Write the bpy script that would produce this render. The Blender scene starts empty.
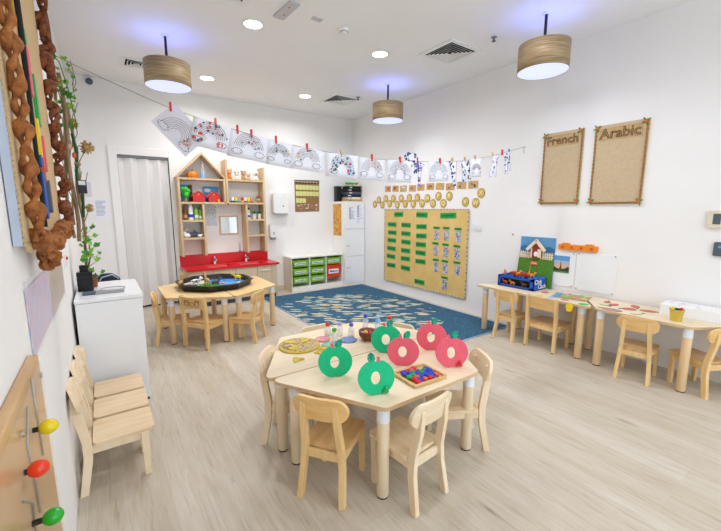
import bpy, bmesh, math, random
from mathutils import Vector, Matrix
PI = math.pi
R = math.radians
random.seed(7)
SC = bpy.context.scene
COL = SC.collection

# ------------------------------------------------------------------ materials
def lin(c):
    if isinstance(c, str):
        c = [int(c[i:i+2], 16) / 255 for i in (0, 2, 4)]
    return tuple(v / 12.92 if v <= .04045 else ((v + .055) / 1.055) ** 2.4 for v in c[:3]) + (1,)

MATS = {}
def base(name, col, rough=.6, metal=0, spec=.5, **k):
    m = bpy.data.materials.new(name); m.use_nodes = True
    b = m.node_tree.nodes['Principled BSDF']
    b.inputs['Base Color'].default_value = lin(col)
    b.inputs['Roughness'].default_value = rough
    b.inputs['Metallic'].default_value = metal
    b.inputs['Specular IOR Level'].default_value = spec
    for kk, v in k.items():
        b.inputs[kk.replace('_', ' ')].default_value = v
    MATS[name] = m
    return m
def N(m, t): return m.node_tree.nodes.new(t)
def L(m, a, b): m.node_tree.links.new(a, b)
def ramp(m, stops):
    r = N(m, 'ShaderNodeValToRGB'); e = r.color_ramp.elements
    e[0].position, e[0].color = stops[0][0], lin(stops[0][1])
    e[1].position, e[1].color = stops[-1][0], lin(stops[-1][1])
    for p, c in stops[1:-1]:
        x = e.new(p); x.color = lin(c)
    return r
def coords(m, scale=(1, 1, 1), rot=(0, 0, 0), kind='Object'):
    t = N(m, 'ShaderNodeTexCoord'); mp = N(m, 'ShaderNodeMapping')
    mp.inputs['Scale'].default_value = scale; mp.inputs['Rotation'].default_value = rot
    L(m, t.outputs[kind], mp.inputs['Vector']); return mp.outputs['Vector']
def noisy(name, c1, c2, scale=(10, 10, 10), ns=1, detail=4, rough=.6, lo=.3, hi=.7, bump=0, spec=.5, **k):
    m = base(name, c1, rough, spec=spec, **k)
    n = N(m, 'ShaderNodeTexNoise'); n.inputs['Scale'].default_value = ns; n.inputs['Detail'].default_value = detail
    L(m, coords(m, scale), n.inputs['Vector'])
    r = ramp(m, [(lo, c1), (hi, c2)])
    L(m, n.outputs['Fac'], r.inputs['Fac'])
    b = m.node_tree.nodes['Principled BSDF']
    L(m, r.outputs['Color'], b.inputs['Base Color'])
    if bump:
        bp = N(m, 'ShaderNodeBump'); bp.inputs['Strength'].default_value = bump; bp.inputs['Distance'].default_value = .01
        L(m, n.outputs['Fac'], bp.inputs['Height']); L(m, bp.outputs['Normal'], b.inputs['Normal'])
    return m
def emit(name, col, s):
    m = base(name, col); b = m.node_tree.nodes['Principled BSDF']
    b.inputs['Emission Color'].default_value = lin(col); b.inputs['Emission Strength'].default_value = s
    return m

noisy('wall_paint', 'f1efec', 'f4f2f0', (2, 2, 2), rough=.75, spec=.25)
noisy('ceiling_paint', 'f4f3f2', 'f7f6f5', (2, 2, 2), rough=.85, spec=.2)
noisy('birch_ply', 'f0e0c4', 'e8d3b0', (3, 22, 22), rough=.45, detail=5)
noisy('birch_edge', 'dcc098', 'c8a678', (3, 3, 90), rough=.6)
noisy('chair_wood', 'f2d096', 'e4bb7c', (26, 26, 4), rough=.42, detail=5)
noisy('chair_board', 'f2cb8c', 'e4b672', (26, 5, 26), rough=.4, detail=5)
noisy('chair_seat', 'e6c08a', 'cfa268', (4, 22, 4), rough=.4, detail=5)
noisy('light_chair_wood', 'f5e2c4', 'ead0a8', (26, 26, 4), rough=.42, detail=5)
noisy('light_chair_board', 'f5e2c4', 'ead0a8', (26, 5, 26), rough=.42, detail=5)
noisy('light_chair_seat', 'f0dab6', 'e0c298', (4, 22, 4), rough=.42, detail=5)
noisy('leg_wood', 'f2e0c2', 'e6cda6', (30, 30, 3), rough=.45)
noisy('yellow_table', 'f0d29c', 'e8c486', (3, 18, 18), rough=.4)
noisy('yellow_leg', 'f0d4a8', 'e4c08c', (30, 30, 3), rough=.45)
noisy('oak_board', 'dcc29a', 'cbab7e', (20, 20, 3), rough=.5)
noisy('oak_front', 'e0cfb4', 'cfb998', (25, 25, 2), rough=.5)
noisy('maze_wood', 'd9b07a', 'c2935a', (14, 3, 3), rough=.25, detail=6)
noisy('pine', 'e7c68f', 'cfa566', (6, 30, 30), rough=.5)
noisy('dark_wood', '8a4a24', '6d3415', (10, 10, 40), rough=.3)
noisy('shade_veneer', 'b79e7a', '84704e', (4, 4, 110), rough=.5, lo=.35, hi=.65)
base('white_collar', 'e9edf2', .4)
base('white_gloss', 'f3f4f5', .18)
base('white_laminate', 'f1efe9', .35)
noisy('cream_side', 'e6dcc8', 'ddd0b8', (8, 8, 2), rough=.5)
base('white_plastic', 'eeeeec', .35)
base('grey_plastic', '8f9296', .4)
base('rubber', '1c1c1e', .7)
base('black_plastic', '111214', .3)
base('black_cloth', '1d1e20', .9)
base('black_metal', '151b30', .35)
base('dark_gap', '0b0b0c', .9)
base('chrome', 'c9ccd0', .15, 1)
base('steel', 'a8a9ab', .35, .8)
base('mirror', 'e6eef2', .03, 1)
base('red_laminate', 'd0101c', .25)
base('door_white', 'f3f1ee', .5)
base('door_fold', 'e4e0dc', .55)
base('paper', 'eef0fa', .8)
base('grey_paper', 'c9c8cc', .8)
base('lilac_paper', 'dcdae6', .8)
base('ink', '23242c', .7)
base('ink_grey', '6d7078', .7)
base('line_ink', '3c3e48', .7)
base('red', 'd8201c', .4)
base('coral', 'e8604a', .5)
base('tub_red', 'e2421c', .35)
base('orange', 'f08a1c', .45)
base('deep_orange', 'c4591a', .5)
base('yellow', 'f3cf1e', .45)
base('dull_yellow', 'cdb22f', .5)
base('lime', '8cc63a', .35)
base('green', '18a44b', .45)
base('tag_green', '14a04a', .6)
base('bright_green', '35c03a', .5)
base('dark_green', '1f5a2c', .6)
base('teal', '13a38b', .7)
base('blue', '2144c4', .4)
base('sky_blue', '4aaae6', .6)
base('pale_blue', 'a9c4ea', .6)
base('navy', '1d2c6e', .6)
base('box_blue', '0f4fae', .6)
base('purple', '6a55b0', .6)
base('lavender', 'aea2e0', .5)
base('pink', 'e68a98', .6)
base('brown', '7a4a26', .7)
base('tan', 'c89e62', .7)
base('gold', 'd6bf5a', .25, .6)
base('skin', 'e6b48e', .6)
base('white', 'f4f4f2', .6)
base('grey', '7d8388', .7)
base('slate', '4f5b66', .6)
base('string', '8c8274', .8)
noisy('leaf', '4f9e2e', '2f7a22', (30, 30, 30), rough=.45)
noisy('leaf_light', '9fc83c', '5fa82e', (30, 30, 30), rough=.45)
noisy('astro', '6aa030', '33701a', (90, 90, 90), rough=.9, bump=.6)
noisy('twig', 'b59a74', '7f6748', (30, 30, 8), rough=.8)
noisy('dry_flower', 'cfae76', '9b7541', (60, 60, 60), rough=.9, bump=.5)
noisy('brown_cloth', 'b87438', '74401c', (45, 45, 45), rough=.85, bump=1.0, detail=6)
noisy('dark_cloth', '9a5834', '54290f', (50, 50, 50), rough=.85, bump=1.0, detail=6)
noisy('hessian', 'd9bd92', 'c9a878', (160, 160, 160), rough=.95, bump=.3)
noisy('foam_green', '18c488', '12b87c', (120, 120, 120), rough=.85, detail=2)
noisy('foam_red', 'ec6676', 'e25a6a', (120, 120, 120), rough=.85, detail=2)
noisy('leaf_felt', '1fa988', '0d7c66', (90, 90, 90), rough=.8, lo=.48, hi=.52)
noisy('mosaic', 'e0cf4a', 'b59b36', (60, 60, 60), rough=.6, lo=.4, hi=.6)
noisy('mosaic_wood', 'd9c08c', '8f7740', (70, 70, 70), rough=.6, lo=.4, hi=.6)
noisy('kraft', 'e8c680', 'deb86a', (6, 6, 6), rough=.7, bump=.5, detail=8)
noisy('oval_wood', 'd8b85c', 'c9a545', (20, 20, 20), rough=.6)
base('oval_rim', '9a7a3c', .7)
noisy('card_kraft', 'd0ab74', 'c09a62', (30, 30, 30), rough=.8)
noisy('bark_brown', '9c7a4e', '8a6a40', (30, 30, 30), rough=.8)
noisy('photo_mix', 'd8dae6', '59607c', (60, 60, 60), rough=.5, lo=.42, hi=.58)
noisy('water_blue', '2f7de0', '55b0f0', (12, 12, 12), rough=.25)
noisy('grass_toy', '5fb32a', '2f7d1e', (60, 60, 60), rough=.9, bump=.6)
noisy('sand', 'dfd8c8', 'bcb09a', (40, 40, 40), rough=.9)
noisy('glitter_red', 'd8707c', 'e8a8b0', (200, 200, 200), rough=.3, lo=.45, hi=.55)
noisy('glitter_teal', '5aa98c', '9bd0b8', (200, 200, 200), rough=.3, lo=.45, hi=.55)
noisy('glitter_blue', '4f6ea8', '8ea6d8', (200, 200, 200), rough=.3, lo=.45, hi=.55)
noisy('glitter_yellow', 'c9cc70', 'e6e6a8', (200, 200, 200), rough=.3, lo=.45, hi=.55)
noisy('autumn_paint', 'dfb53c', 'c77a5c', (14, 14, 14), rough=.8, lo=.42, hi=.62)
noisy('silver_foil', 'dfe4e8', 'aab4bc', (60, 60, 60), rough=.3, lo=.4, hi=.6)
emit('downlight_lens', 'fff6ea', 9)
emit('lamp_diffuser', 'ccd6ff', .75)
m = base('clear_plastic', 'e4ebf6', .08, spec=.5); m.node_tree.nodes['Principled BSDF'].inputs['Alpha'].default_value = .35
m = base('sleeve', 'f4f4f6', .3, spec=.1); m.node_tree.nodes['Principled BSDF'].inputs['Alpha'].default_value = .15
m = base('acrylic', 'e8d3b0', .04, spec=.12); m.node_tree.nodes['Principled BSDF'].inputs['Alpha'].default_value = .18

base('barn_red', '9c3424', .8)
base('bd_sky', '5b97c4', .7); base('bd_hill', '2f6d9c', .7)
base('sand_white', 'ecdcc0', .7)
base('box_blue_light', '1f6fd0', .8)
noisy('deep_rope', 'b08448', '8c6234', (60, 60, 60), rough=.9)
noisy('tan_card', 'c8a878', 'b8966a', (30, 30, 30), rough=.9)
noisy('letter_tan', '5a3a22', '4a2c16', (200, 200, 200), rough=.9, lo=.45, hi=.55)
base('mauve', 'c08a90', .7); base('rose', 'd06a6c', .7); base('leaf_edge', '5c7a4c', .7)
base('pale_board', 'b9c3d2', .5)
base('letter_cream', 'f2e6b4', .6)
base('tan_mat', 'b9ab7c', .8)

# burlap with a woven grid
m = base('burlap', 'b79f7c', .95)
v = coords(m, (1, 1, 1))
w1 = N(m, 'ShaderNodeTexWave'); w1.bands_direction = 'Y'; w1.inputs['Scale'].default_value = 90; w1.inputs['Distortion'].default_value = 1.5
w2 = N(m, 'ShaderNodeTexWave'); w2.bands_direction = 'Z'; w2.inputs['Scale'].default_value = 90; w2.inputs['Distortion'].default_value = 1.5
nz = N(m, 'ShaderNodeTexNoise'); nz.inputs['Scale'].default_value = 40; nz.inputs['Detail'].default_value = 6
mx = N(m, 'ShaderNodeMath'); mx.operation = 'ADD'; m2 = N(m, 'ShaderNodeMath'); m2.operation = 'ADD'
for w in (w1, w2, nz): L(m, v, w.inputs['Vector'])
L(m, w1.outputs['Fac'], mx.inputs[0]); L(m, w2.outputs['Fac'], mx.inputs[1])
L(m, mx.outputs[0], m2.inputs[0]); L(m, nz.outputs['Fac'], m2.inputs[1])
md = N(m, 'ShaderNodeMath'); md.operation = 'DIVIDE'; md.inputs[1].default_value = 3; L(m, m2.outputs[0], md.inputs[0])
r = ramp(m, [(.3, 'b09673'), (.62, 'd9c4a2')]); L(m, md.outputs[0], r.inputs['Fac'])
L(m, r.outputs['Color'], m.node_tree.nodes['Principled BSDF'].inputs['Base Color'])

# floor planks running along Y
m = base('floor_oak', 'cdb79c', .42, spec=.4)
v = coords(m, (1, 1, 1), (0, 0, PI / 2))
br = N(m, 'ShaderNodeTexBrick'); br.offset = .37; br.inputs['Scale'].default_value = 1
br.inputs['Brick Width'].default_value = 1.25; br.inputs['Row Height'].default_value = .18
br.inputs['Mortar Size'].default_value = .0012; br.inputs['Mortar Smooth'].default_value = .3; br.inputs['Bias'].default_value = 0
br.inputs['Color1'].default_value = (0, 0, 0, 1); br.inputs['Color2'].default_value = (1, 1, 1, 1); br.inputs['Mortar'].default_value = (.3, .3, .3, 1)
L(m, v, br.inputs['Vector'])
rp = ramp(m, [(0, 'bdae99'), (.5, 'c9bba8'), (1, 'd3c8b9')]); L(m, br.outputs['Color'], rp.inputs['Fac'])
g = N(m, 'ShaderNodeTexNoise'); g.inputs['Scale'].default_value = 1; g.inputs['Detail'].default_value = 8; g.inputs['Distortion'].default_value = .8
L(m, coords(m, (55, 4.5, 1)), g.inputs['Vector'])
g2 = N(m, 'ShaderNodeTexNoise'); g2.inputs['Scale'].default_value = 1; g2.inputs['Detail'].default_value = 3
L(m, coords(m, (9, .9, 1)), g2.inputs['Vector'])
gr = ramp(m, [(.28, '9a8468'), (.42, 'c9bfae'), (.7, 'e2dbd0')]); L(m, g.outputs['Fac'], gr.inputs['Fac'])
gr2 = ramp(m, [(.3, 'aa9778'), (.7, 'cdc6b8')]); L(m, g2.outputs['Fac'], gr2.inputs['Fac'])
def mixc(m, a, b, fac, mode='MIX'):
    x = N(m, 'ShaderNodeMix'); x.data_type = 'RGBA'; x.blend_type = mode; x.inputs[0].default_value = fac
    L(m, a, x.inputs[6]); L(m, b, x.inputs[7]); return x.outputs[2]
c = mixc(m, rp.outputs['Color'], gr.outputs['Color'], .5); c = mixc(m, c, gr2.outputs['Color'], .35)
mo = N(m, 'ShaderNodeMix'); mo.data_type = 'RGBA'; mo.inputs[7].default_value = lin('a8967f')
kv = N(m, 'ShaderNodeTexVoronoi'); kv.inputs['Scale'].default_value = 1; L(m, coords(m, (3.9, 1.1, 1)), kv.inputs['Vector'])
kd = N(m, 'ShaderNodeVectorMath'); kd.operation = 'SCALE'
kr = ramp(m, [(.0, 'ffffff'), (.05, '9a9a9a'), (.11, '000000')]); L(m, kv.outputs['Distance'], kr.inputs['Fac'])
kn = N(m, 'ShaderNodeTexNoise'); kn.inputs['Scale'].default_value = 1; L(m, coords(m, (40, 6, 1)), kn.inputs['Vector'])
k0 = N(m, 'ShaderNodeMath'); k0.operation = 'MULTIPLY'; k0.inputs[1].default_value = 1.8; L(m, kn.outputs['Fac'], k0.inputs[0])
kx = N(m, 'ShaderNodeMath'); kx.operation = 'MULTIPLY'; kx.use_clamp = True; L(m, kr.outputs['Color'], kx.inputs[0]); L(m, k0.outputs[0], kx.inputs[1])
km = N(m, 'ShaderNodeMix'); km.data_type = 'RGBA'; km.inputs[7].default_value = lin('7c6650'); L(m, kx.outputs[0], km.inputs[0]); L(m, c, km.inputs[6]); c = km.outputs[2]
L(m, c, mo.inputs[6])
mf = N(m, 'ShaderNodeMath'); mf.operation = 'MULTIPLY'; mf.inputs[1].default_value = .3; L(m, br.outputs['Fac'], mf.inputs[0]); L(m, mf.outputs[0], mo.inputs[0])
L(m, mo.outputs[2], m.node_tree.nodes['Principled BSDF'].inputs['Base Color'])

# blue carpet with a shoal of cream streaks
m = base('carpet_blue', '2f5a74', .95, spec=.1)
n1 = N(m, 'ShaderNodeTexNoise'); n1.inputs['Scale'].default_value = 1; n1.inputs['Detail'].default_value = 5
L(m, coords(m, (30, 90, 30)), n1.inputs['Vector'])
r1 = ramp(m, [(.35, '2c4f66'), (.65, '4d7490')]); L(m, n1.outputs['Fac'], r1.inputs['Fac'])
vo = N(m, 'ShaderNodeTexVoronoi'); vo.inputs['Scale'].default_value = 1; vo.inputs['Randomness'].default_value = 1
tq = N(m, 'ShaderNodeTexCoord'); vr = N(m, 'ShaderNodeVectorRotate'); vr.inputs['Angle'].default_value = R(42); L(m, tq.outputs['Object'], vr.inputs['Vector'])
mq = N(m, 'ShaderNodeMapping'); mq.inputs['Scale'].default_value = (4.6, 17, 1); L(m, vr.outputs[0], mq.inputs['Vector']); L(m, mq.outputs[0], vo.inputs['Vector'])
sep = N(m, 'ShaderNodeSeparateColor'); L(m, vo.outputs['Color'], sep.inputs[0])
n2 = N(m, 'ShaderNodeTexNoise'); n2.inputs['Scale'].default_value = 1; n2.inputs['Detail'].default_value = 3
L(m, coords(m, (9, 30, 1)), n2.inputs['Vector'])
ad = N(m, 'ShaderNodeMath'); ad.operation = 'MULTIPLY_ADD'; ad.inputs[1].default_value = .35; L(m, n2.outputs['Fac'], ad.inputs[0]); L(m, vo.outputs['Distance'], ad.inputs[2])
lt = N(m, 'ShaderNodeMath'); lt.operation = 'LESS_THAN'; lt.inputs[1].default_value = .60; L(m, ad.outputs[0], lt.inputs[0])
# the shoal lies in a curved band across the middle of the rug
tc = N(m, 'ShaderNodeTexCoord'); mp = N(m, 'ShaderNodeMapping'); mp.inputs['Location'].default_value = (-2.85, -4.25, 0)
mp.vector_type = 'POINT'; L(m, tc.outputs['Object'], mp.inputs['Vector'])
ln = N(m, 'ShaderNodeVectorMath'); ln.operation = 'MULTIPLY'; ln.inputs[1].default_value = (.93, .93, 0)
rt = N(m, 'ShaderNodeVectorRotate'); rt.inputs['Angle'].default_value = R(0); L(m, mp.outputs[0], rt.inputs['Vector']); L(m, rt.outputs[0], ln.inputs[0])
le = N(m, 'ShaderNodeVectorMath'); le.operation = 'LENGTH'; L(m, ln.outputs[0], le.inputs[0])
n3 = N(m, 'ShaderNodeTexNoise'); n3.inputs['Scale'].default_value = 3; L(m, coords(m), n3.inputs['Vector'])
ae = N(m, 'ShaderNodeMath'); ae.operation = 'MULTIPLY_ADD'; ae.inputs[1].default_value = .5; L(m, n3.outputs['Fac'], ae.inputs[0]); L(m, le.outputs['Value'], ae.inputs[2])
l2 = N(m, 'ShaderNodeMath'); l2.operation = 'LESS_THAN'; l2.inputs[1].default_value = 1.38; L(m, ae.outputs[0], l2.inputs[0])
pr_ = N(m, 'ShaderNodeMath'); pr_.operation = 'MULTIPLY'; L(m, lt.outputs[0], pr_.inputs[0]); L(m, l2.outputs[0], pr_.inputs[1])
rc = ramp(m, [(0, 'ccc8b0'), (.35, 'dcc892'), (.6, '9ab4aa'), (1, 'd8d8c8')]); L(m, sep.outputs[0], rc.inputs['Fac'])
x = N(m, 'ShaderNodeMix'); x.data_type = 'RGBA'; L(m, pr_.outputs[0], x.inputs[0]); L(m, r1.outputs['Color'], x.inputs[6]); L(m, rc.outputs['Color'], x.inputs[7])
L(m, x.outputs[2], m.node_tree.nodes['Principled BSDF'].inputs['Base Color'])

# striped painted posters on the left wall
def stripes(name, cols, scale, rot):
    m = base(name, cols[0], .4)
    w = N(m, 'ShaderNodeTexWave'); w.inputs['Scale'].default_value = scale; w.inputs['Distortion'].default_value = 5
    w.inputs['Detail'].default_value = 4; w.bands_direction = 'Y'
    L(m, coords(m, (1, 1, 1), rot), w.inputs['Vector'])
    n = len(cols); r = ramp(m, [(i / (n - 1), c) for i, c in enumerate(cols)])
    L(m, w.outputs['Fac'], r.inputs['Fac']); L(m, r.outputs['Color'], m.node_tree.nodes['Principled BSDF'].inputs['Base Color'])
stripes('pink_blue_paint', ['ecc4ce', 'e6a9b6', '7f9fd8', 'd3d9ee'], 5, (R(18), 0, 0))
stripes('ochre_paint', ['d8c48e', 'b89440', 'b8a0c0', 'd4c6a8'], 7, (0, 0, 0))

# ------------------------------------------------------------------ mesh helper
def T(x=0, y=0, z=0): return Matrix.Translation((x, y, z))
def RX(a): return Matrix.Rotation(a, 4, 'X')
def RY(a): return Matrix.Rotation(a, 4, 'Y')
def RZ(a): return Matrix.Rotation(a, 4, 'Z')
I4 = Matrix.Identity(4)
FONT = {}
def glyphs(s, outline=0):
    if s not in FONT:
        cu = bpy.data.curves.new('t', 'FONT'); cu.body = s; cu.align_x = 'CENTER'; cu.align_y = 'CENTER'; cu.extrude = .06; cu.resolution_u = 3; cu.offset = .012
        if s in ('French', 'Arabic'): cu.fill_mode = 'NONE'; cu.extrude = 0; cu.offset = 0; cu.bevel_depth = .017; cu.bevel_resolution = 0; cu.resolution_u = 4
        o = bpy.data.objects.new('t', cu); COL.objects.link(o)
        dg = bpy.context.evaluated_depsgraph_get(); me = bpy.data.meshes.new_from_object(o.evaluated_get(dg))
        FONT[s] = ([v.co.copy() for v in me.vertices], [tuple(p.vertices) for p in me.polygons])
        bpy.data.objects.remove(o); bpy.data.curves.remove(cu); bpy.data.meshes.remove(me)
    return FONT[s]

class MB:
    def __init__(s): s.v = []; s.f = []; s.m = []; s.sm = []; s.mats = []
    def mi(s, mat):
        if mat not in s.mats: s.mats.append(mat)
        return s.mats.index(mat)
    def add(s, vs, fs, mat, M=I4, smooth=False):
        o = len(s.v); s.v += [M @ Vector(p) for p in vs]; k = s.mi(mat)
        for f in fs: s.f.append(tuple(i + o for i in f)); s.m.append(k); s.sm.append(smooth)
        return s
    def box(s, a, b, mat, M=I4):
        x0, y0, z0 = a; x1, y1, z1 = b
        return s.add([(x0, y0, z0), (x1, y0, z0), (x1, y1, z0), (x0, y1, z0), (x0, y0, z1), (x1, y0, z1), (x1, y1, z1), (x0, y1, z1)],
                     [(0, 3, 2, 1), (4, 5, 6, 7), (0, 1, 5, 4), (1, 2, 6, 5), (2, 3, 7, 6), (3, 0, 4, 7)], mat, M)
    def prism(s, poly, z0, z1, mat, M=I4, side=None, smooth=False):
        n = len(poly)
        a = sum(poly[i][0] * poly[(i + 1) % n][1] - poly[(i + 1) % n][0] * poly[i][1] for i in range(n))
        if a < 0: poly = poly[::-1]
        vs = [(x, y, z0) for x, y in poly] + [(x, y, z1) for x, y in poly]
        s.add(vs, [tuple(range(n - 1, -1, -1)), tuple(range(n, 2 * n))], mat, M)
        s.add(vs, [(i, (i + 1) % n, n + (i + 1) % n, n + i) for i in range(n)], side or mat, M, smooth)
        return s
    def lathe(s, prof, mat, M=I4, n=20, smooth=True, caps=True):
        vs = []; fs = []
        for r, z in prof:
            for i in range(n):
                a = 2 * PI * i / n; vs.append((r * math.cos(a), r * math.sin(a), z))
        for k in range(len(prof) - 1):
            for i in range(n):
                j = (i + 1) % n; fs.append((k * n + i, k * n + j, (k + 1) * n + j, (k + 1) * n + i))
        s.add(vs, fs, mat, M, smooth)
        if caps:
            if prof[0][0] > 1e-5: s.add(vs[:n], [tuple(range(n - 1, -1, -1))], mat, M)
            if prof[-1][0] > 1e-5: s.add(vs[-n:], [tuple(range(n))], mat, M)
        return s
    def cyl(s, r, z0, z1, mat, M=I4, n=20): return s.lathe([(r, z0), (r, z1)], mat, M, n)
    def ball(s, r, mat, M=I4, n=14, k=9):
        rr = (r, r, r) if not hasattr(r, '__len__') else r
        pr = [(math.sin(PI * i / k) or 1e-6, -math.cos(PI * i / k)) for i in range(k + 1)]
        return s.lathe([(max(p, 1e-6), q) for p, q in pr], mat, M @ Matrix.Diagonal((rr[0], rr[1], rr[2], 1)), n, True, False)
    def tube(s, pts, r, mat, M=I4, n=8, closed=False):
        pts = [Vector(p) for p in pts]; k = len(pts); vs = []; fs = []; up = None
        for i, p in enumerate(pts):
            if closed: d = pts[(i + 1) % k] - pts[i - 1]
            else: d = pts[min(i + 1, k - 1)] - pts[max(i - 1, 0)]
            d.normalize()
            if up is None: up = Vector((0, 0, 1)) if abs(d.z) < .9 else Vector((1, 0, 0))
            a = d.cross(up).normalized(); up = a.cross(d).normalized()
            q = r[i] if hasattr(r, '__len__') else r
            for j in range(n):
                t = 2 * PI * j / n; vs.append(p + a * (q * math.cos(t)) + up * (q * math.sin(t)))
        for i in range(k if closed else k - 1):
            for j in range(n):
                a0, a1 = i * n + j, i * n + (j + 1) % n; b = ((i + 1) % k) * n
                fs.append((a0, a1, b + (j + 1) % n, b + j))
        if not closed: fs += [tuple(range(n - 1, -1, -1)), tuple(range((k - 1) * n, k * n))]
        return s.add(vs, fs, mat, M, True)
    def ribbon(s, pts, w, mat, M=I4, t=.0006):
        """flat line drawn in the local XY plane, thickness t along z"""
        for a, b in zip(pts, pts[1:]):
            a = Vector(a); b = Vector(b); d = (b - a)
            if d.length < 1e-6: continue
            d.normalize(); n = Vector((-d.y, d.x)) * w / 2; a2 = a - d * w * .3; b2 = b + d * w * .3
            s.prism([tuple(a2 + n), tuple(a2 - n), tuple(b2 - n), tuple(b2 + n)], 0, t, mat, M)
        return s
    def text(s, string, size, mat, M=I4, depth=1):
        vs, fs = glyphs(string)
        return s.add([(v.x * size, v.y * size, v.z * size * depth) for v in vs], fs, mat, M)
    def build(s, name, parent=None, loc=None, bevel=0, seg=2):
        me = bpy.data.meshes.new(name); me.from_pydata([tuple(v) for v in s.v], [], s.f)
        for mt in s.mats: me.materials.append(MATS[mt])
        me.polygons.foreach_set('material_index', s.m); me.polygons.foreach_set('use_smooth', s.sm); me.update()
        o = bpy.data.objects.new(name, me); COL.objects.link(o)
        if parent: o.parent = parent
        if loc: o.location = loc
        if bevel:
            b = o.modifiers.new('bevel', 'BEVEL'); b.width = bevel; b.segments = seg; b.limit_method = 'ANGLE'; b.angle_limit = R(50); b.harden_normals = False
        return o

def tag(o, label, cat, group=None):
    o['label'] = label; o['category'] = cat
    if group: o['group'] = group
    return o
def thing(name, label, cat, loc=(0, 0, 0), rz=0, group=None):
    o = bpy.data.objects.new(name, None); COL.objects.link(o); o.location = loc; o.rotation_euler = (0, 0, rz)
    o.empty_display_size = .05
    return tag(o, label, cat, group)
def place(o, loc, rz=0, rx=0, ry=0):
    o.location = loc; o.rotation_euler = (rx, ry, rz); return o
def struct(o): o['kind'] = 'structure'; return o
def copy_tree(o, parent=None):
    c = o.copy(); COL.objects.link(c)
    if parent: c.parent = parent
    for ch in [k for k in bpy.data.objects if k.parent == o]: copy_tree(ch, c)
    return c
def rpoly(pts, r, n=5):
    out = []; k = len(pts)
    for i in range(k):
        p = Vector(pts[i]); a = Vector(pts[i - 1]) - p; b = Vector(pts[(i + 1) % k]) - p
        rr = r[i] if hasattr(r, '__len__') else r
        if rr <= 0: out.append(tuple(p)); continue
        ang = a.angle(b); t = min(rr / math.tan(ang / 2), a.length * .49, b.length * .49)
        a.normalize(); b.normalize(); A = p + a * t; B = p + b * t
        for j in range(n + 1):
            u = j / n; out.append(tuple((1 - u) ** 2 * A + 2 * u * (1 - u) * p + u * u * B))
    return out
def rrect(x0, y0, x1, y1, r, n=5): return rpoly([(x0, y0), (x1, y0), (x1, y1), (x0, y1)], r, n)
def circ(cx, cy, rx, ry=None, n=20, a0=0): return [(cx + rx * math.cos(a0 + 2 * PI * i / n), cy + (ry or rx) * math.sin(a0 + 2 * PI * i / n)) for i in range(n)]
def blob(cx, cy, r, rnd, n=9, k=.45, sx=1):
    return [(cx + sx * r * (1 - k * rnd.random()) * math.cos(2 * PI * i / n), cy + r * (1 - k * rnd.random()) * math.sin(2 * PI * i / n)) for i in range(n)]
# frames for things on walls: local x = to the right as seen, local y = up, local z = out of the wall
def on_right(y, z, x=4.30): return Matrix(((0, 0, -1, x), (-1, 0, 0, y), (0, 1, 0, z), (0, 0, 0, 1)))
def on_back(x, z, y=6.39): return Matrix(((1, 0, 0, x), (0, 0, -1, y), (0, 1, 0, z), (0, 0, 0, 1)))
def on_left(y, z, x=-.225): return Matrix(((0, 0, 1, x), (1, 0, 0, y), (0, 1, 0, z), (0, 0, 0, 1)))

# ------------------------------------------------------------------ camera, render look, light
cam = bpy.data.cameras.new('camera'); co = bpy.data.objects.new('camera', cam); COL.objects.link(co)
cam.sensor_width = 36; cam.lens = 365 / 721 * 36; cam.clip_start = .02
th, ph = R(35.2), R(8.72)
co.location = (0, 0, 1.5)
fwd = Vector((math.sin(th) * math.cos(ph), math.cos(th) * math.cos(ph), -math.sin(ph)))
co.rotation_euler = fwd.to_track_quat('-Z', 'Y').to_euler()
SC.camera = co
SC.view_settings.view_transform = 'Standard'; SC.view_settings.look = 'None'; SC.view_settings.gamma = 1
SC.view_settings.use_curve_mapping = False; SC.view_settings.exposure = 0.0
w = bpy.data.worlds.new('world'); SC.world = w; w.use_nodes = True
w.node_tree.nodes['Background'].inputs[0].default_value = (.76, .87, 1, 1); w.node_tree.nodes['Background'].inputs[1].default_value = 3.0

# ------------------------------------------------------------------ room shell
XL, XR, Y0, YB, ZC = -.225, 4.30, -2.8, 6.39, 3.27
struct(MB().box((XL - .1, Y0, -.1), (XR + .1, YB + .1, 0), 'floor_oak').build('floor'))
struct(MB().box((XL - .1, Y0, ZC), (XR + .1, YB + .1, ZC + .1), 'ceiling_paint').build('ceiling'))
struct(MB().box((XL - .1, Y0, 0), (XL, YB + .1, ZC), 'wall_paint').build('wall_left'))
struct(MB().box((XR, Y0, 0), (XR + .1, YB + .1, ZC), 'wall_paint').build('wall_right'))
# added unseen wall behind the camera: piers and open gap shape the world light
wf = MB(); wf.box((XL, Y0 - .1, 0), (.1, Y0, ZC), 'wall_paint').box((3.9, Y0 - .1, 0), (XR, Y0, ZC), 'wall_paint').box((.1, Y0 - .1, 3.0), (3.9, Y0, ZC), 'wall_paint')
struct(wf.build('wall_front_added'))
# back wall with the doorway cut out
wb = MB()
DX0, DX1, DZ = .25, .93, 2.29
wb.box((XL, YB, 0), (DX0, YB + .1, ZC), 'wall_paint'); wb.box((DX1, YB, 0), (XR, YB + .1, ZC), 'wall_paint'); wb.box((DX0, YB, DZ), (DX1, YB + .1, ZC), 'wall_paint')
wb.box((DX0, YB + .085, 0), (DX1, YB + .1, DZ), 'dark_gap')
struct(wb.build('wall_back'))
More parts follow.
